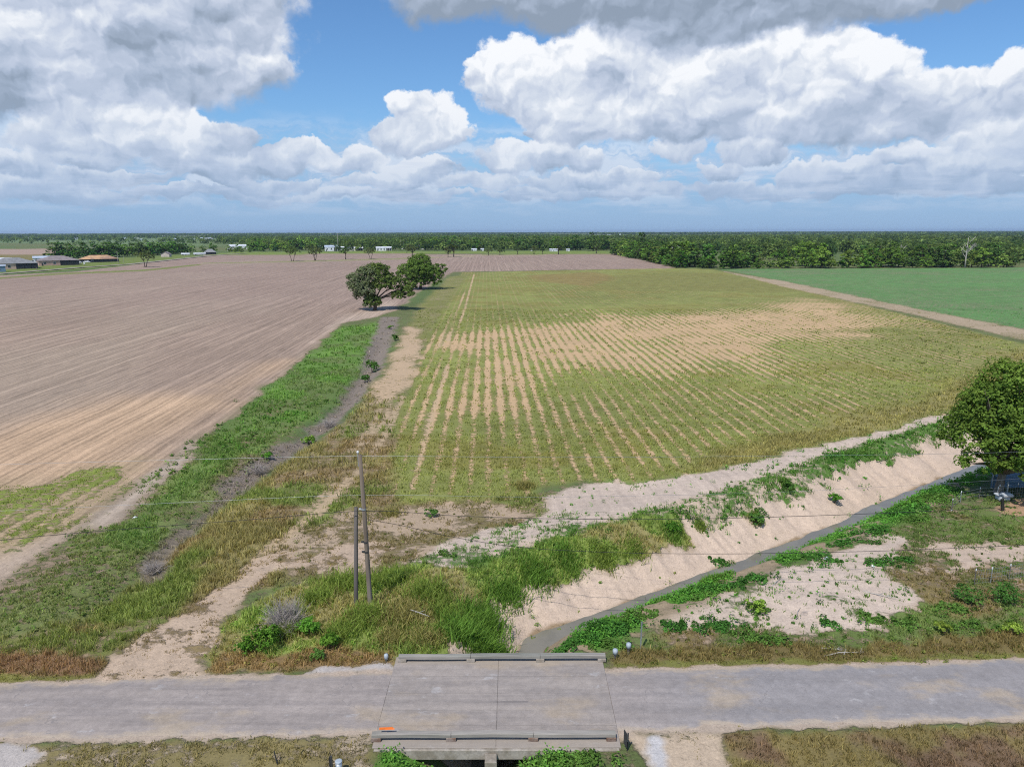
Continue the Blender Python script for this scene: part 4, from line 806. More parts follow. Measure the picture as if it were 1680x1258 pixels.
rr = random.Random(21); nb = 0
def inside_front(x, y):                      # the wood on the right: behind the far hedge line and its slanting left flank
    return True
fl = [g(*p)[:2] for p in ((1000,417.5),(1040,424.5),(1075,431.5),(1112,440),(1180,441.6),(1330,440.6),(1500,440),(1690,439))]
seg = []
for a_, b_ in zip(fl[:-1], fl[1:]):
    L_ = np.linalg.norm(b_-a_); n_ = max(2, int(L_/(7.8 if b_[1] < 560 else 9.5)))
    for i in range(n_): seg.append(a_+(b_-a_)*(i+rr.random()*.7)/n_)
for dep in range(3):
    for s_ in seg:
        if dep and rr.random() < (.35 if dep == 1 else .62): continue
        out = np.array([.55, .83]) if s_[0] < 125 else np.array([0.1, 1.])
        p = s_+out*(5+dep*11+rr.uniform(-3, 3))+np.array([rr.uniform(-3, 3), 0]); H = rr.uniform(10, 15.5)+(dep*1.2)
        if dep == 0: H *= rr.uniform(.5, 1.05)
        belt_tree((p[0], p[1], 0), H, rr.uniform(1.0, 1.4)*(1.35 if H < 9 else 1), 'crowded into the wood at the right beyond the fields', rr.randrange(9), 'trees of the wood beyond the green crop', rr.uniform(0, 6.3)); nb += 1
def belt(pts, step, Hr, depth, where, group, ks):
    global nb
    P = [g(*p)[:2] for p in pts]
    for a_, b_ in zip(P[:-1], P[1:]):
        L_ = np.linalg.norm(b_-a_); n_ = max(1, int(L_/step))
        for i in range(n_):
            p = a_+(b_-a_)*(i+rr.random())/n_; p = p*(1+rr.uniform(0, depth)/np.linalg.norm(p))
            belt_tree((p[0], p[1], 0), rr.uniform(*Hr), rr.uniform(1.1, 1.6), where, rr.choice(ks), group, rr.uniform(0, 6.3)); nb += 1
belt(((88,424),(150,424),(215,421),(262,418.5),(306,415.5)), 5.2, (11, 15.5), 45, 'in the long dark belt behind the brick houses', 'trees of the belt behind the houses', (0, 2, 6, 5, 0, 2))
belt(((310,415),(345,414),(405,413)), 13, (8, 13), 60, 'between the houses at the far field corner', 'trees by the far houses', (1, 4, 3, 5))
belt(((383,414.5),(412,414.5)), 6, (5, 6.5), 6, 'in the low reddish hedge before the long white building', 'hedge trees by the long white building', (7, 3))
belt(((410,413),(450,413),(520,410.5)), 8, (12, 18), 50, 'behind the first trees of the field row', 'trees behind the field row', (2, 1, 0, 4))
belt(((520,405),(640,405),(700,408)), 15, (9, 13), 120, 'behind the white sheds', 'trees behind the white sheds', (5, 1, 3, 8))
belt(((690,411),(780,411),(900,411),(1000,413)), 11, (12, 20), 90, 'in the wood behind the far field', 'trees of the wood behind the far field', (0, 5, 6, 1, 3, 8, 2))
print('individual wood trees', nb)
for px, py, Hm, lab in ((840,408,21,'tall dark pointed pine rising from the wood behind the far field'), (970,407,24,'tallest dark tree above the wood behind the far field'), (1052,420,24,'tall dark tree topping the corner of the right hand wood'), (494,410,20,'tall pale green tree behind the second field row tree')):
    p = g(px, py); t = belt_tree((p[0], p[1], 0), Hm, .72, '', 6 if 'pale' not in lab else 4, None, 1.); t['label'] = lab; t.name = 'tall_tree'
# bare dead trees in the wood
def snag(px, py, H, seed, lab):
    q = random.Random(seed); p = g(px, py); mb = MB(); r = H*.022
    mb.tube([(0,0,-.3),(q.uniform(-.3,.3),0,H*.3),(q.uniform(-.4,.4),.2,H*.62),(q.uniform(-.5,.5),0,H)], [r*1.3, r, r*.7, r*.2], 6)
    for k in range(9):
        a = q.uniform(0, 6.28); z0 = H*q.uniform(.3, .8); l = H*q.uniform(.2, .4); dv = Vector((math.cos(a)*l*.8, math.sin(a)*l*.5, l*.75))
        mb.tube([(0,0,z0), Vector((0,0,z0))+dv*.5+Vector((0,0,-.05*l)), Vector((0,0,z0))+dv], [r*.6, r*.4, r*.1], 5)
        for s in range(2): e = Vector((0,0,z0))+dv*.55; mb.tube([e, e+Vector((q.uniform(-.5,.5)*l, q.uniform(-.3,.3)*l, .35*l))], [r*.3, r*.06], 4)
    t = empty('dead_tree', p); tag(t, lab, 'dead tree', 'dead trees at the edge of the wood'); link('trunk', wood_mesh(mb, 'snag'), None, t)
snag(1583, 439.2, 20, 3, 'tall white dead tree with forked bare limbs before the right hand wood'); snag(1475, 432, 14, 5, 'smaller pale dead tree half sunk in the wood'); snag(1545, 434, 13, 8, 'thin grey dead tree just left of the tall white one')
# far woods reading as one mass
def mass(name, label, pts_fn, quads, size):
    tv = []
    P = np.array(pts_fn); n = len(P); k = quads; d = unit(n*k); d[:, 2] = np.abs(d[:, 2])
    H = np.repeat(P[:, 2], k); R = H*.5; p = np.repeat(np.stack([P[:, 0], P[:, 1], np.zeros(n)], 1), k, 0)
    p = p+d*np.stack([R, R, H*.62], 1)*(rng.uniform(.55, 1, n*k)**.5)[:, None]; p[:, 2] += H*.36*rng.uniform(.2, 1, n*k)
    nr = d*2.0+unit(n*k)*.4+np.array([0, -.1, .25]); nr /= np.linalg.norm(nr, axis=1)[:, None]
    f = rng.uniform(0, 1, (n, 1)); base = np.array((.030,.060,.018))*(1-f**1.3)+np.array((.125,.17,.045))*f**1.3; base *= 1.55*(1+np.clip(rng.normal(0, .3, (n, 1)), -.6, .8))
    return leaves(p, nr, size, np.repeat(base, k, 0), .2, .75)
def scatter(az0, az1, d0, d1, spacing, H0, H1, clear=None):
    a0, a1 = math.tan(rad(az0)), math.tan(rad(az1)); A = (a1-a0)*(d1*d1-d0*d0)/2; n = int(A/spacing**2); y = np.sqrt(rng.uniform(d0*d0, d1*d1, n)); x = rng.uniform(a0, a1, n)*y
    if clear is not None: k = clear(x, y); x, y = x[k], y[k]
    return np.stack([x, y, rng.uniform(H0, H1, len(x))], 1)
right = lambda x, y: (fbm(x, y, 180, 301, 3) > .36) & ~((x < 125+(y-494)*.44) & (y < 860))
wood_l = [mass('', '', scatter(9, 37, 530, 1000, 12.5, 9, 17, right), 95, 2.4), mass('', '', scatter(7, 38, 1000, 2600, 18, 10, 17, lambda x, y: fbm(x, y, 260, 302, 3) > .40), 36, 3.8),
          mass('', '', scatter(-20, 9.5, 960, 1500, 14, 9, 17, lambda x, y: fbm(x, y, 150, 303, 3) > .38), 50, 3.0), mass('', '', scatter(-22, 8, 1500, 2800, 17, 10, 16, lambda x, y: fbm(x, y, 260, 304, 3) > .41), 24, 3.2),
          mass('', '', scatter(-40, -20, 1700, 3000, 30, 9, 15, lambda x, y: fbm(x, y, 330, 305, 3) > .55), 22, 3.4), mass('', '', scatter(-32, -18, 800, 1700, 40, 7, 12, lambda x, y: fbm(x, y, 200, 306, 3) > .6), 30, 2.4)]
join_leaves(wood_l, 'woodland_foliage', M['leaf'], 'broken woods stretching away behind the fields towards the horizon', 'woods', 'stuff')
far_l = [mass('', '', scatter(-40, 40, 3000, 5000, 26, 10, 17, lambda x, y: fbm(x, y*.35, 500, 311, 3) > .47), 12, 6.0), mass('', '', scatter(-40, 40, 5000, 9500, 48, 12, 20, lambda x, y: fbm(x, y*.3, 900, 312, 3) > .46), 10, 10.0)]
join_leaves(far_l, 'distant_treeline', M['leaf'], 'blue hazy line of far trees along the whole horizon', 'tree line', 'stuff')
# lone round trees out on the pale fields at far left
for k, (px, py, wpx, lab) in enumerate(((52,400.4,6.5,'dark round tree alone on the pale far left field'), (78,399.6,7,'second lone tree on the far left field, paler and taller'), (95,398.8,5.5,'small lone tree between the two rounder ones far left'), (119,398.8,9,'widest lone tree in front of a white far shed'), (33,400,6,'dim low tree at the far left field margin'))):
    p = g(px, py); mpp = p[1]/FPX*1.02; t = belt_tree((p[0], p[1], 0), wpx*mpp*1.05, .95, '', (6, 3, 7, 2, 7)[k], 'lone trees on the far left fields', k*1.3); t['label'] = lab; t.name = 'lone_tree'
# ---- shrubs
def twig_bush(name, p, r, h, n, lab, mat='deadtwig', cat='bush'):
    q = random.Random(int(abs(p[0]*100))); mb = MB()
    for k in range(n):
        a = q.uniform(0, 6.28); e = q.uniform(.25, 1.2); l = h*q.uniform(.6, 1.15); d0 = Vector((math.cos(a)*math.cos(e)*r/h, math.sin(a)*math.cos(e)*r/h, math.sin(e))); s_ = Vector((q.gauss(0, .2)*r, q.gauss(0, .2)*r, 0))
        m_ = s_+d0*l*.55+Vector((q.uniform(-.1,.1), q.uniform(-.1,.1), .05)); mb.tube([s_, m_, s_+d0*l+Vector((0, 0, -.1*l))], [.018, .012, .004], 3, False)
        for _ in range(2): mb.tube([m_, m_+Vector((q.uniform(-.35,.35), q.uniform(-.35,.35), q.uniform(0,.35)))*l*.7], [.008, .003], 3, False)
    t = empty(name, p); tag(t, lab, cat); o = mb.build('twigs', M[mat], t); return t
def shrub(px, py, r, h, n, ca, cb, lab, sz=.14):
    p = g(px, py); p[2] = height(np.array([p[0]]), np.array([p[1]]))[0]; q = random.Random(px)
    L = [(q.uniform(-.5,.5)*r, q.uniform(-.5,.5)*r, h*q.uniform(.3,.7), r*.6, r*.6, h*.38) for _ in range(5)]
    t = empty('shrub', p); tag(t, lab, 'shrub', 'green shrubs along the banks')
    join_leaves([crown_arrays(L, n, sz, ca, cb, 16, .4, .5)], 'foliage', M['leaf'], parent=t)
    mb = MB()
    for l in L: mb.tube([(0,0,-.1), (l[0]*.5, l[1]*.5, l[2]*.6), l[:3]], [.03, .02, .008], 4)
    mb.build('stem', M['bark'], t)
SG = ((.06,.16,.02), (.12,.24,.035)); SD = ((.05,.11,.025), (.08,.15,.03)); SY = ((.14,.23,.035), (.2,.28,.05))
shrub(430,1062,1.1,1.5,1900,*SG,'bright green shrub beside the dead grey bush on the verge'); shrub(400,1072,.6,.8,700,*SG,'small green shrub at the drive side of the dead grey bush')
shrub(505,1040,.9,1.1,1200,*SG,'green shrub just right of the dead grey bush'); shrub(545,1062,.7,.9,900,*SG,'green shrub below the two wooden poles'); shrub(520,1082,.5,.6,500,*SD,'low green shrub by the dry grass at the road edge')
shrub(505,716,1.0,1.0,800,*SY,'yellow-green bush in the grey dead growth of the swale',.2); shrub(610,604,1.5,2.4,900,*SD,'dark bush where the swale narrows below the trees',.28); shrub(598,620,1.0,1.4,500,*SD,'low bush below the dark one in the swale',.28); shrub(648,558,1.0,1.3,400,*SD,'small dark bush at the upper end of the swale',.3)
shrub(1100,866,.9,1.1,900,*SG,'bright green shrub on the crest of the ditch bank',.16); shrub(1295,803,.9,1.0,700,*SD,'low shrub on the bank crest left of the leaning grass',.18); shrub(1372,800,.8,.9,600,*SG,'green shrub half way along the upper ditch bank',.18); shrub(1240,838,1.0,1.0,700,*SD,'round dark shrub spilling over the bank edge',.18)
shrub(708,848,.7,.7,500,*SD,'dark green weed clump alone on the dirt right of the poles',.16); shrub(1650,985,1.4,1.1,1300,*SD,'large leafy shrub by the wire fence in the right corner'); shrub(1590,990,1.0,1.3,1000,*SD,'dark shrub left of the large leafy one by the wire fence'); shrub(1550,1038,.6,.8,500,*SY,'yellow-green shrub on the right verge'); shrub(1660,1040,.6,.8,500,*SY,'yellow-green shrub nearest the right frame edge')
shrub(1240,1012,.7,.9,700,*SY,'olive leafy shrub on the sand patch'); shrub(640,540,1.0,1.0,300,*SG,'tiny green bush near the foot of the two-lobed tree',.3); shrub(440,745,.7,.8,400,*SG,'green bush in the lower swale',.2)
p = g(468, 1030); p[2] = -.05; twig_bush('dead_bush', p, 1.7, 2.5, 300, 'leafless grey dead bush among green shrubs on the verge')
p = g(250, 925); p[2] = -.6; twig_bush('dead_bush', p, 1.1, 1.0, 90, 'low tangled dead brush in the lower swale')
p = g(420, 765); p[2] = -.6; twig_bush('dead_bush', p, 2.0, 1.0, 130, 'wide dead grey brush in the middle of the swale')
p = g(540, 690); p[2] = -.6; twig_bush('dead_bush', p, 2.0, 1.1, 130, 'dead grey brush beside the yellow-green bush')
# ------------------------------------------------------------------ utility poles and wires
def hz(p): return float(height(np.array([p[0]]), np.array([p[1]]))[0])
pb = g(608, 1003); pb[2] = hz(pb); top = gy(590.5, 746, pb[1]-.1)
t = empty('utility_pole', pb); tag(t, 'tall brown wooden utility pole standing right of the shorter grey one', 'utility pole')
tv = Vector(top)-Vector(pb)
MB().tube([(0,0,-.6), (0,0,.0), tv*.5+Vector((.03,0,0)), tv], [.175,.165,.14,.115], 12).build('post', M['pole'], t, True)
MB().tube([tv+Vector((-.13,0,-.75)), tv+Vector((-.13,0,.12))], .035, 6).build('pole_bracket', M['steel'], t)
MB().tube([tv+Vector((-.13,0,.1)), tv+Vector((-.13,0,.18)), tv+Vector((-.13,0,.26))], [.05,.085,.05], 8).build('insulator', M['white'], t)
for f_, s_ in ((.655, .06), (.44, .10), (.375, .09)):
    c_ = tv*f_; MB().tube([c_+Vector((0,0,-.05)), c_+Vector((0,0,.05))], .165, 12).build('pole_band', M['steel'] if f_ > .5 else M['darkpost'], t)
    MB().box(c_.x-.30, c_.x-.12, c_.y-.06, c_.y+.06, c_.z-.05, c_.z+.05, .01).build('cable_clamp', M['steel'] if f_ > .5 else M['darkpost'], t)
pb2 = g(585, 999); pb2[2] = hz(pb2); top2 = gy(584, 832, pb2[1]); tv2 = Vector(top2)-Vector(pb2)
t = empty('utility_pole', pb2); tag(t, 'shorter dark grey pole without wires left of the tall one', 'utility pole')
MB().tube([(0,0,-.5), (0,0,.5), tv2], [.15,.145,.12], 12).build('post', M['pole_grey'], t, True)
MB().tube([tv2+Vector((.10,-.06,-.02)), Vector((.12,-.08,.3))], .025, 5).build('conduit', M['darkpost'], t)
YW = float(pb[1])
def wire(pts, r, mat, lab, sub=6):
    P = [Vector(gy(a, b_, YW+.045*(a-608)/27)) for a, b_ in pts]; Q = []
    for i in range(len(P)-1):
        p0 = P[max(i-1, 0)]; p1 = P[i]; p2 = P[i+1]; p3 = P[min(i+2, len(P)-1)]
        for k in range(sub):
            u = k/sub; Q.append(.5*((2*p1)+(p2-p0)*u+(2*p0-5*p1+4*p2-p3)*u*u+(3*p1-p0-3*p2+p3)*u**3))
    Q.append(P[-1]); base = Q[0].copy(); o = MB().tube([p-base for p in Q], r, 5).build('power_line', M[mat], None, True); o.location = base
    tag(o, lab, 'power line')
wire(((-260,770),(0,762),(300,754),(589,748),(900,750),(1250,748),(1560,744),(1700,740),(1950,732)), .008, 'wire_al', 'highest thin pale wire over the tip of the tall wooden pole')
wire(((-260,848),(0,838),(300,824),(594,812),(900,815),(1250,808),(1530,794),(1700,783),(1950,765)), .007, 'wire_al', 'second pale wire crossing the tall pole below its tip')
wire(((-260,918),(0,886),(200,868),(400,853),(600,838),(750,846),(900,850.5),(1080,851.5),(1260,848),(1460,841),(1700,829),(1950,812)), 0.017, 'wire', 'upper dark cable clamped midway up the tall pole')
wire(((603,852),(660,862),(740,880),(850,897),(980,905),(1120,908),(1260,907.5),(1460,903),(1700,893),(1950,880)), .016, 'wire', 'lower dark cable sagging right from the tall pole over the ditch')
# distant poles
def far_pole(px, py, h, lab, arm=True, r=.16):
    p = g(px, py); t = empty('utility_pole', p); tag(t, lab, 'utility pole')
    MB().tube([(0,0,-.3), (0,0,h)], [r*1.2, r*.8], 8).build('post', M['snag'], t)
    if arm: MB().box(-1.1, 1.1, -.07, .07, h-.8, h-.62).build('cross_arm', M['snag'], t)
far_pole(194, 432, 9.6, 'pale pole by the lane before the long dark tree belt'); far_pole(203.5, 432.5, 7.5, 'shorter thin pole next to the pale one by the lane', False, .1)
far_pole(555, 411.8, 23, 'very tall pole beside the white shed behind the field row', True, .3); far_pole(658, 409.5, 14, 'pale pole between the white trailer and the grey-roofed house', False, .2); far_pole(662, 409, 11, 'thin pole right beside the pale one at the grey-roofed house', False, .13)
far_pole(1677, 413, 24, 'tall thin pole over the wood at the far right edge', False, .2)
for px, py, h_, lab in ((60.5,444.5,1.6,'brown mailbox post on the lawn by the lane'), (24,451,0.1,'')):
    if lab:
        p = g(px, py); t = empty('mailbox', p); tag(t, lab, 'mailbox'); MB().box(-.12,.12,-.12,.12,-.1,2.4).build('post', M['pole'], t); MB().box(-.25,.25,-.3,.3,2.4,2.9,.05).build('letter_box', M['darkpost'], t)
p = g(139, 436.5); t = empty('mailbox', p); tag(t, 'small white mailbox on a post at the lane before the orange-roofed house', 'mailbox'); MB().box(-.1,.1,-.1,.1,-.1,1.5).build('post', M['pole'], t); MB().box(-.5,.5,-.4,.4,1.5,2.4,.08).build('letter_box', M['white'], t)
# ------------------------------------------------------------------ houses
def window(parent, x, y, z, w, h, face=-1):
    fr = MB().box(x-w/2-.1, x+w/2+.1, y-.05 if face < 0 else y-.03, y+.03 if face < 0 else y+.05, z-.1, z+h+.1).build('window', M['white'], parent)
    yy = y-.09 if face < 0 else y+.055; MB().box(x-w/2, x+w/2, yy, yy+.035, z, z+h).build('pane', M['glass'], fr)
def hip_roof(w, d, z, h, oh=.5, ridge=.3):
    a, b_ = w/2+oh, d/2+oh; r = w*ridge/2; mb = MB()
    v = [(-a,-b_,z),(a,-b_,z),(a,b_,z),(-a,b_,z),(-r,0,z+h),(r,0,z+h),(-a,-b_,z-.18),(a,-b_,z-.18),(a,b_,z-.18),(-a,b_,z-.18)]
    return mb.add(v, [(0,1,5,4),(1,2,5),(2,3,4,5),(3,0,4),(6,7,1,0),(7,8,2,1),(8,9,3,2),(9,6,0,3),(9,8,7,6)])
def gable_roof(w, d, z, h, oh=.4):
    a, b_ = w/2+oh, d/2+oh; v = [(-a,-b_,z),(a,-b_,z),(a,b_,z),(-a,b_,z),(-a,0,z+h),(a,0,z+h),(-a,-b_,z-.15),(a,-b_,z-.15),(a,b_,z-.15),(-a,b_,z-.15),(-a,0,z+h-.15),(a,0,z+h-.15)]
    return MB().add(v, [(0,1,5,4),(2,3,4,5),(6,10,11,7),(8,11,10,9),(6,7,1,0),(8,9,3,2),(0,4,10,6),(4,3,9,10),(1,7,11,5),(5,11,8,2)])
def house(px0, px1, py, wall_px, roof_px, mw, mr, lab, roof='hip', d=11, rz=0., name='house', cat='house', wins=2, door=True, porch=0.0, ridge=.3):
    pc = (px0+px1)/2; p = g(pc, py); dist = math.hypot(p[0], p[1]); mpp = math.hypot(dist, CAM_H)/FPX*1.02
    w = (px1-px0)*mpp; hw = wall_px*mpp; hr = roof_px*mpp; dirn = np.array([p[0], p[1]])/dist; c = np.array([p[0]+dirn[0]*d/2, p[1]+dirn[1]*d/2, 0])
    t = empty(name, c, -math.atan2(dirn[0], dirn[1])+rz); tag(t, lab, cat)
    b_ = MB().box(-w/2, w/2, -d/2, d/2, -.2, hw)
    if roof == 'gable': b_.add([(-w/2,-d/2,hw),(-w/2,d/2,hw),(-w/2,0,hw+hr),(w/2,-d/2,hw),(w/2,d/2,hw),(w/2,0,hw+hr)], [(0,2,1),(3,4,5)])
    b_.build('wall', M[mw], t)
    (hip_roof(w, d, hw+.16, hr, .5, ridge) if roof == 'hip' else gable_roof(w, d, hw+.16, hr)).build('roof', M[mr], t)
    if porch > 0:
        x0 = w/2-w*porch; MB().box(x0, w/2-.3, -d/2-.03, -d/2+.05, 0, hw-.1).build('porch_shade_panel', M['darkwall'], t)  # solid dark panel on the wall, painted as the shade inside the porch
        for k in range(4): xx = x0+(w*porch-.5)*k/3; MB().box(xx, xx+.25, -d/2-.2, -d/2-.035, -.1, hw).build('porch_post', M['white'] if 'white' in lab else M['darkpost'], t)
    lim = w*(1-porch)-w/2
    for k in range(wins): window(t, -w/2+(lim+w/2)*(k+.6)/(wins+.2), -d/2, hw*.32, min(1.6, w*.08), hw*.42)
    if door: xx = -w/2+(lim+w/2)*.12; dd = MB().box(xx, xx+1.0, -d/2-.06, -d/2+.02, 0, min(2.1, hw*.8)).build('door', M['darkpost'], t); MB().box(xx+.8, xx+.88, -d/2-.12, -d/2-.065, .95, 1.05).build('handle', M['steel'], dd)
    return t
house(-4, 48, 441.8, 7.2, 7.0, 'brick', 'shingle', 'brick house with grey hip roof cut by the left frame edge', d=16, porch=.47, rz=.12)
house(72.5, 119, 435.5, 6.4, 6.0, 'brick2', 'shingle2', 'pink brick house with mauve hip roof and dark porch', d=16, porch=.48, rz=.12)
house(140, 186, 430.3, 4.2, 5.0, 'darkwall', 'rooftan', 'low house under an orange and brown tin roof before the tree belt', d=14, porch=.4, wins=1, rz=.1, ridge=.45)
house(-12, 13, 431.5, 4, 2.2, 'darkwall', 'roofwhite', 'white-roofed low shed behind the leftmost brick house', 'gable', 12, name='shed', cat='shed', wins=0, door=False)
house(60, 83, 428.5, 4, 2.4, 'white', 'roofblue', 'pale blue roofed shed behind the pink brick house', 'gable', 12, name='shed', cat='shed', wins=1)
house(-6, 6.5, 446.3, 7.5, 1.2, 'blue', 'roofblue', 'small blue hut at the left frame edge before the brick house', 'gable', 5, name='hut', cat='hut', wins=1, door=False)
house(266, 280, 421.5, 3.6, 3.4, 'pinkish', 'shingle2', 'small pale pink gabled cottage under the dark tree belt', 'gable', 8, rz=1.35, wins=1)
house(299, 309.5, 419.2, 1.8, 1.4, 'cream', 'roofwhite', 'low white bungalow right of the pink gabled cottage', 'gable', 9, wins=1)
house(320, 335.5, 418.4, 1.6, 1.2, 'cream', 'roofwhite', 'low white bungalow left of the dark-roofed house', 'gable', 9, wins=2)
house(337, 353, 417.5, 3.0, 4.5, 'darkwall', 'shingle', 'dark house with steep grey roof at the far corner of the field', 'hip', 11, wins=0)
house(379, 407, 408.5, 4.2, 2.0, 'white', 'roofwhite', 'long white building behind the reddish hedge', 'gable', 14, name='barn', cat='building', wins=3)
house(373.5, 378, 412, 2.6, .8, 'cream', 'roofwhite', 'small cream hut just left of the long white building', 'gable', 5, name='hut', cat='hut', wins=0)
house(514, 528.5, 409.5, 3.0, 2.6, 'darkwall', 'shingle', 'grey-roofed barn behind the forked field tree', 'gable', 10, name='barn', cat='barn', wins=0, door=False)
house(534, 553, 412, 6.2, 2.4, 'white', 'roofblue', 'white house with pale blue roof left of the very tall pole', 'gable', 12, porch=.3)
house(557, 566, 410.5, 4.0, 1.4, 'roofwhite', 'roofwhite', 'little white shed just right of the very tall pole', 'gable', 8, name='shed', cat='shed', wins=0)
house(571, 595, 411.6, 3.8, 2.2, 'cream', 'roofwhite', 'open white shed behind the compact dark field tree', 'gable', 14, name='shed', cat='shed', wins=1, porch=.5)
house(618, 641.5, 411.6, 4.4, 1.8, 'white', 'roofwhite', 'long white trailer home with a dark porch at its right end', 'gable', 10, porch=.35, wins=3)
house(657, 663, 409, 2, .9, 'white', 'roofwhite', 'tiny white shed at the foot of the pale far pole', 'gable', 5, name='shed', cat='shed', wins=0, door=False)
house(681, 696, 409.3, 3.6, 3.2, 'white', 'shingle2', 'white house with grey roof behind the straight-trunked field tree', 'gable', 10)
house(774, 782, 411.7, 2.6, 1.0, 'white', 'roofwhite', 'first white cottage under the wood behind the far field', 'gable', 7, wins=1)
house(789, 793.5, 411.7, 2.8, .9, 'white', 'roofwhite', 'narrow white cottage next to the first one under the wood', 'gable', 6, wins=1)
house(870, 873.5, 412, 2.4, .9, 'white', 'roofwhite', 'tiny white hut left of the low white greenhouse', 'gable', 5, name='hut', cat='hut', wins=0)
house(902, 914.5, 412.7, 2.8, 1.2, 'roofwhite', 'roofwhite', 'low pale greenhouse shed between two field edge trees', 'gable', 7, name='shed', cat='shed', wins=1)
house(929, 934.5, 412.5, 2.6, 1.0, 'white', 'roofwhite', 'small white cottage right of the greenhouse shed', 'gable', 6, wins=1)
house(1103, 1113, 414, 6.5, 4.0, 'roofwhite', 'roofwhite', 'white roofed house showing through a gap in the right hand wood', 'gable', 8, wins=1)
k = 0
for px, py, w_, lab in ((45.5,393.8,2.6,'small white far barn at the left horizon'),(121,393.2,10,'long white far shed behind the widest lone tree'),(90,393.5,5,'low pale far shed left of the long white one'),(205,392.5,4,'white far house, first of the village specks'),(224,392.5,5,'pale far house among village trees'),(232,395,4,'white far house lower in the village trees'),(268,390,5,'white far house high above the tree belt'),(288,394,4,'white far hut over the middle of the tree belt'),(317,393.5,3,'white far hut over the right end of the belt'),(331,393,4,'bright far house left of the far white cluster'),(338,393.5,4,'first house of the far white cluster'),(343,392.5,4,'second and tallest house of the far white cluster'),(348,393.5,3,'last narrow house of the far white cluster'),(459,391.5,7,'white far house over the pale hedge trees'),(671,393.8,4,'white far gable above the middle wood'),(593,398,4,'pale far roof in the wood above the white shed'),(996,388,3,'left block of the far white estate'),(1000,387.5,3,'middle block of the far white estate'),(1004,387.6,3,'right block of the far white estate'),(1017.5,386.8,2.4,'white far tank by the far estate'),(1292,389.5,5,'pale far roof over the right hand wood'),(1380,388.5,12,'long pale far roofs beyond the wood'),(1478,390.5,4,'white far gable sticking out of the wood'),(1550,389,5,'pale far roof left of the tall white snag'),(1625,391,8,'pale far roof at the right end of the wood')):
    house(px-w_/2, px+w_/2, py, 1.5 if w_ < 8 else 1.3, 1.0, 'white', ('roofwhite', 'roofblue')[k % 2], lab, 'gable', 9, name='far_house', cat='house', wins=1, door=False, rz=.3*((k % 3)-1)); k += 1
# cars in the yards
def car(px, py, mat, lab, rz=0., L=4.7, name='parked_car', tall=1.5):
    p = g(px, py); t = empty(name, (p[0], p[1], 0), rz); tag(t, lab, 'car', None); mb = MB(); h = .85; w = .9
    prof = [(-L/2,.35),(-L/2,h),(-L*.28,h+.08),(-L*.18,tall),(L*.2,tall),(L*.3,h+.1),(L/2,h-.08),(L/2,.35)]
    v = [(x_, -w if z_ < h+.12 else -w*.82, z_) for x_, z_ in prof]+[(x_, w if z_ < h+.12 else w*.82, z_) for x_, z_ in prof]; n_ = len(prof)
    MB().add(v, [tuple(range(n_)), tuple(range(2*n_-1, n_-1, -1))]+[(i, i+n_, (i+1) % n_+n_, (i+1) % n_) for i in range(n_)]).build('body', M[mat], t)
    for sx in (-1, 1): MB().box(-L*.17, L*.19, sx*w*.93-.02, sx*w*.93+.02, h+.14, tall-.1).build('side_window', M['glass'], t)
    for x_ in (-L*.31, L*.31):
        for sx in (-1, 1): MB().tube([(x_, sx*w-.1*sx, .33), (x_, sx*w+.03*sx, .33)], .33, 14).build('wheel', M['rubber'], t)
car(129.5, 432, 'white', 'white car parked right of the pink brick house', .2); car(142.5, 431, 'white', 'white pickup truck at the left end of the orange-roofed house', .1, 5.4, tall=1.8); car(179, 429.6, 'red', 'dull red car at the right end of the orange-roofed house', .1)
car(55, 431, 'white', 'white van parked behind and between the two brick houses', .3, 5.2, tall=2.1); car(66.5, 431.5, 'silver', 'silver car beside the pale blue roofed shed', -.4); car(124, 429.5, 'silver', 'silver camper behind the white car by the pink house', .5, 5.5, tall=2.3)
# ------------------------------------------------------------------ things along the road
def marker_post(px, py, h, lab, lean=(0, 0), cap='plastic', r=.07, name='marker_post', cat='marker post', capr=.16):
    p = g(px, py, .05); t = empty(name, p); tag(t, lab, cat, None); e = Vector((lean[0], lean[1], h))
    MB().tube([(0,0,-.2), e], r, 8).build('post', M['pole_grey'], t)
    MB().tube([e+Vector((0,0,-.22)), e+Vector((0,0,-.02)), e+Vector((0,0,.10)), e+Vector((0,0,.14))], [capr*.8, capr, capr*.9, capr*.3], 10).build('cap', M[cap], t, True)
marker_post(1009, 1081, .55, 'white-capped post nearest the right end of the far kerb rail'); marker_post(1031, 1071, .55, 'white-capped post farther out in the dry grass right of the bridge')
marker_post(634, 1086, .42, 'grey-white capped post left of the far kerb rail', capr=.13)
p = g(1051, 1064, .0); t = empty('sign_post', p); tag(t, 'thin pale upright sign seen edge on in the verge right of the bridge', 'sign'); MB().box(-.035,.035,-.03,.03,-.2,1.75).build('post', M['steel'], t); MB().box(-.02,.02,-.16,-.035,.75,1.85).build('sign_panel', M['steel'], t)
p = g(1029, 1233, .0); t = empty('object_marker', p, .25); tag(t, 'black-backed marker plate on a short post right of the near kerb rail', 'sign'); MB().tube([(0,0,-.3), (.02,0,1.05)], .035, 8).build('post', M['darkpost'], t)
MB().box(-.14,-.10,-.16,.16,.40,1.15,.004).build('marker_plate', M['darkpost'], t); MB().box(-.097,-.03,-.05,.05,.6,1.0,.004).build('bracket', M['steel'], t)
p = g(458, 1257, -.1); t = empty('fence_post', p); tag(t, 'thin dark steel post leaning left in the weeds by the bottom frame edge', 'post'); MB().tube([(0,0,-.3), (-.22,.1,.75)], [.035,.03], 6).build('post', M['darkpost'], t)
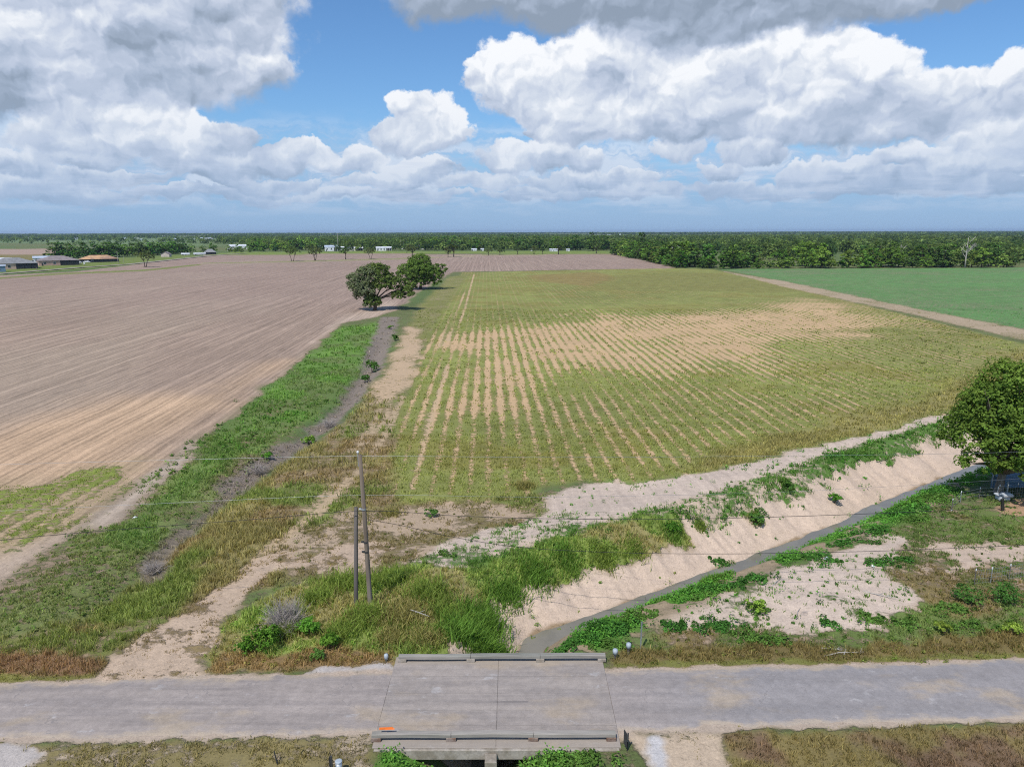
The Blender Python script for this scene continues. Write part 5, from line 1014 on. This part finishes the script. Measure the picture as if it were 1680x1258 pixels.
p = g(545, 1268, -.1); t = empty('fence_post', p); tag(t, 'upright black post just left of the pipe with pale cap', 'post'); MB().box(-.06,.05,-.03,.03,-.4,.95,.01).build('post', M['darkpost'], t); MB().box(-.10,-.062,-.05,.05,.35,.9,.01).build('plate', M['rubber'], t)
p = g(557, 1272, -.1); t = empty('bollard', p); tag(t, 'round grey steel pipe with a pale blue cap at the bottom frame edge', 'bollard'); MB().tube([(0,0,-.4), (0,0,.75)], .15, 16).build('pipe', M['steel'], t, True); MB().tube([(0,0,.75), (0,0,.80), (0,0,.82)], [.165,.165,.12], 16).build('cap', M['plastic'], t)
# orange marker lying on the near rail
p = np.array([-6.25, 30.72, .80]); o = MB().box(-.33,.33,-.07,.07,-.008,.03,.008).add([(-.05,-.1,.0),(.42,-.09,.0),(.42,-.03,.035),(-.05,-.04,.035)], [(0,1,2,3)]).build('reflector_strip', M['orange'], None); o.location = p; o.rotation_euler = (0, 0, .06); tag(o, 'bright orange strip on the left end of the near kerb rail', 'reflector')
# ------------------------------------------------------------------ yard fence and junk under the big tree
def fence(pts, name, lab, ph, mesh=False, wires=(.35, .7, 1.0)):
    P = [Vector((*g(a, b_)[:2], 0)) for a, b_ in pts]; base = P[0].copy(); t = empty(name, base); tag(t, lab, 'fence')
    for p in P: p.z = hz(p)
    tops = []
    for i, p in enumerate(P): MB().tube([p-base+Vector((0,0,-.2)), p-base+Vector((0,0,ph))], .035, 6).build('post', M['steel'] if i % 2 else M['pole_grey'], t); tops.append(p-base)
    for i in range(len(P)):
        MB().tube([tops[i]+Vector((0,0,ph)), tops[i]+Vector((0,0,ph+.14))], .04, 6).build('post_cap', M['white'], t)
    mb = MB()
    for z_ in wires: mb.tube([q_+Vector((0,0,z_*ph)) for q_ in tops], .008, 4)
    if mesh:
        for i in range(len(tops)-1):
            n_ = max(2, int((tops[i+1]-tops[i]).length/.22))
            for k in range(n_): a = tops[i].lerp(tops[i+1], k/n_); mb.tube([a+Vector((0,0,.03)), a+Vector((0,0,ph*.98))], .006, 3, False)
    mb.build('fence_wire', M['steel'], t)
fence(((1598,960),(1625,955),(1655,950),(1690,944),(1740,935)), 'wire_fence', 'wire mesh fence with white-tipped posts in the right corner', 1.1, True, (.1,.4,.7,1.))
fence(((1560,845),(1574,832),(1605,826),(1634,826)), 'wire_fence', 'dark wire fence running from the creepers to the big tree', 1.0, False)
fence(((1636,828),(1650,827),(1666,826),(1690,825),(1720,824)), 'panel_fence', 'stock panel fence enclosing junk right of the big trunk', 1.3, True, (.15,.35,.55,.8,1.))
def thing1(name, p, mb, mat, lab, cat, rz=0): o = mb.build(name, M[mat], None); o.location = p; o.rotation_euler[2] = rz; return tag(o, lab, cat)
p = g(1643, 829); p[2] = hz(p); thing1('scrap_heap', p, MB().box(-.5,.5,-.3,.3,0,.4,.12).box(-.2,.65,-.45,.15,.38,.75,.1).box(-.6,-.1,-.1,.4,.38,.62,.08), 'silver', 'pale heap of scrap against the foot of the big tree', 'scrap')
p = g(1644, 845); p[2] = hz(p); o = thing1('plank', p, MB().box(-.14,.14,-.06,.06,-.1,1.55,.02), 'darkpost', 'dark board leaning against the scrap heap by the big tree', 'board', .3); o.rotation_euler = (.25, -.45, .2)
p = g(1672, 815); p[2] = hz(p); t = empty('tarp_shelter', p); tag(t, 'low blue-grey tarp shelter behind the stock panel under the big tree', 'shelter')
MB().box(-2.2,2.2,-1.2,1.2,1.35,1.42,.02).build('tarp_roof', M['blue'], t); MB().box(-2.1,2.1,1.0,1.06,.0,1.34).build('tarp_wall', M['blue'], t)
for x_ in (-2.05, 2.05):
    for y_ in (-1.1, .93): MB().tube([(x_, y_, -.2), (x_, y_, 1.35)], .05, 6).build('leg', M['steel'], t)
for px, py, s_, lab, mat in ((222,849,.22,'white scrap of litter in the grass strip left of the swale','white'),(391,1056,.09,'tiny pale pink tag in the dry grass by the drive','pinkish'),(1355,928,.35,'crumpled pale blue plastic sheet on the sand near the water','plastic'),(1560,845,.12,'white rag at the foot of the wire fence','white'),(1541,893,.0,'',''),(1430,941,.2,'white scrap of litter on the near sand bank','white'),(1380,1078,.0,'','')):
    if lab:
        p = g(px, py); p[2] = hz(p)+.03; q = random.Random(px); mb = MB(); n_ = 7; v = [(q.uniform(-1,1)*s_+0, q.uniform(-1,1)*s_, q.uniform(0,.9)*s_) for _ in range(n_)]+[(0,0,s_*.5)]
        v = [(math.cos(6.283*k/n_)*s_*q.uniform(.5,1.2), math.sin(6.283*k/n_)*s_*q.uniform(.5,1.2), q.uniform(-.1,.45)*s_) for k in range(n_)]+[(0,0,s_*.8),(0,0,-.1*s_)]
        thing1('litter', p, mb.add(v, [(k, (k+1) % n_, n_) for k in range(n_)]+[((k+1) % n_, k, n_+1) for k in range(n_)]), mat, lab, 'litter')
# fallen sticks on the verge and sand
for k, (px, py, l, a, lab) in enumerate(((1385,1077,2.6,.1,'long pale fallen branch on the mown verge right of the bridge'),(1365,1066,1.2,-.2,'short pale stick above the long branch on the verge'),(1315,1010,2.2,.9,'dark fallen branch slanting over the sand patch'),(1445,985,2.6,-.5,'grey branch lying across the right end of the sand patch'),(690,1024,1.6,-.5,'pale bleached branch in the weeds below the poles'),(1275,965,1.8,.8,'grey broken branch at the left end of the sand patch'))):
    p = g(px, py); p[2] = hz(p)+(.05 if k != 4 else .6); q = random.Random(k); mb = MB()
    mb.tube([(-l/2,0,0),(-l*.1,q.uniform(-.1,.1)*l,.05),(l/2,q.uniform(-.1,.1)*l,.03)], [.035,.028,.012], 5)
    for s_ in range(4): x_ = q.uniform(-.3,.4)*l; mb.tube([(x_,0,.03),(x_+.15*l,q.choice((-1,1))*.18*l,.08)], [.016,.006], 4)
    o = thing1('fallen_branch', p, mb, 'snag' if k != 2 else 'deadtwig', lab, 'branch', a)
# ------------------------------------------------------------------ air
HAZE = 0.5e-4
m = bpy.data.materials.new('haze'); m.use_nodes = True; T = NT(m.node_tree)
pv = T.n('ShaderNodeVolumePrincipled'); pv.inputs['Density'].default_value = HAZE; pv.inputs['Color'].default_value = (.62, .78, 1.0, 1); pv.inputs['Anisotropy'].default_value = .2
T.t.links.new(pv.outputs[0], T.n('ShaderNodeOutputMaterial').inputs['Volume'])
o = MB().box(-62000, 62000, -2000, 21000, -5, 48).build('haze', m); tag(o, kind='stuff'); o.visible_shadow = True
print('faces', sum(len(o.data.polygons) for o in C.objects if o.type == 'MESH'))
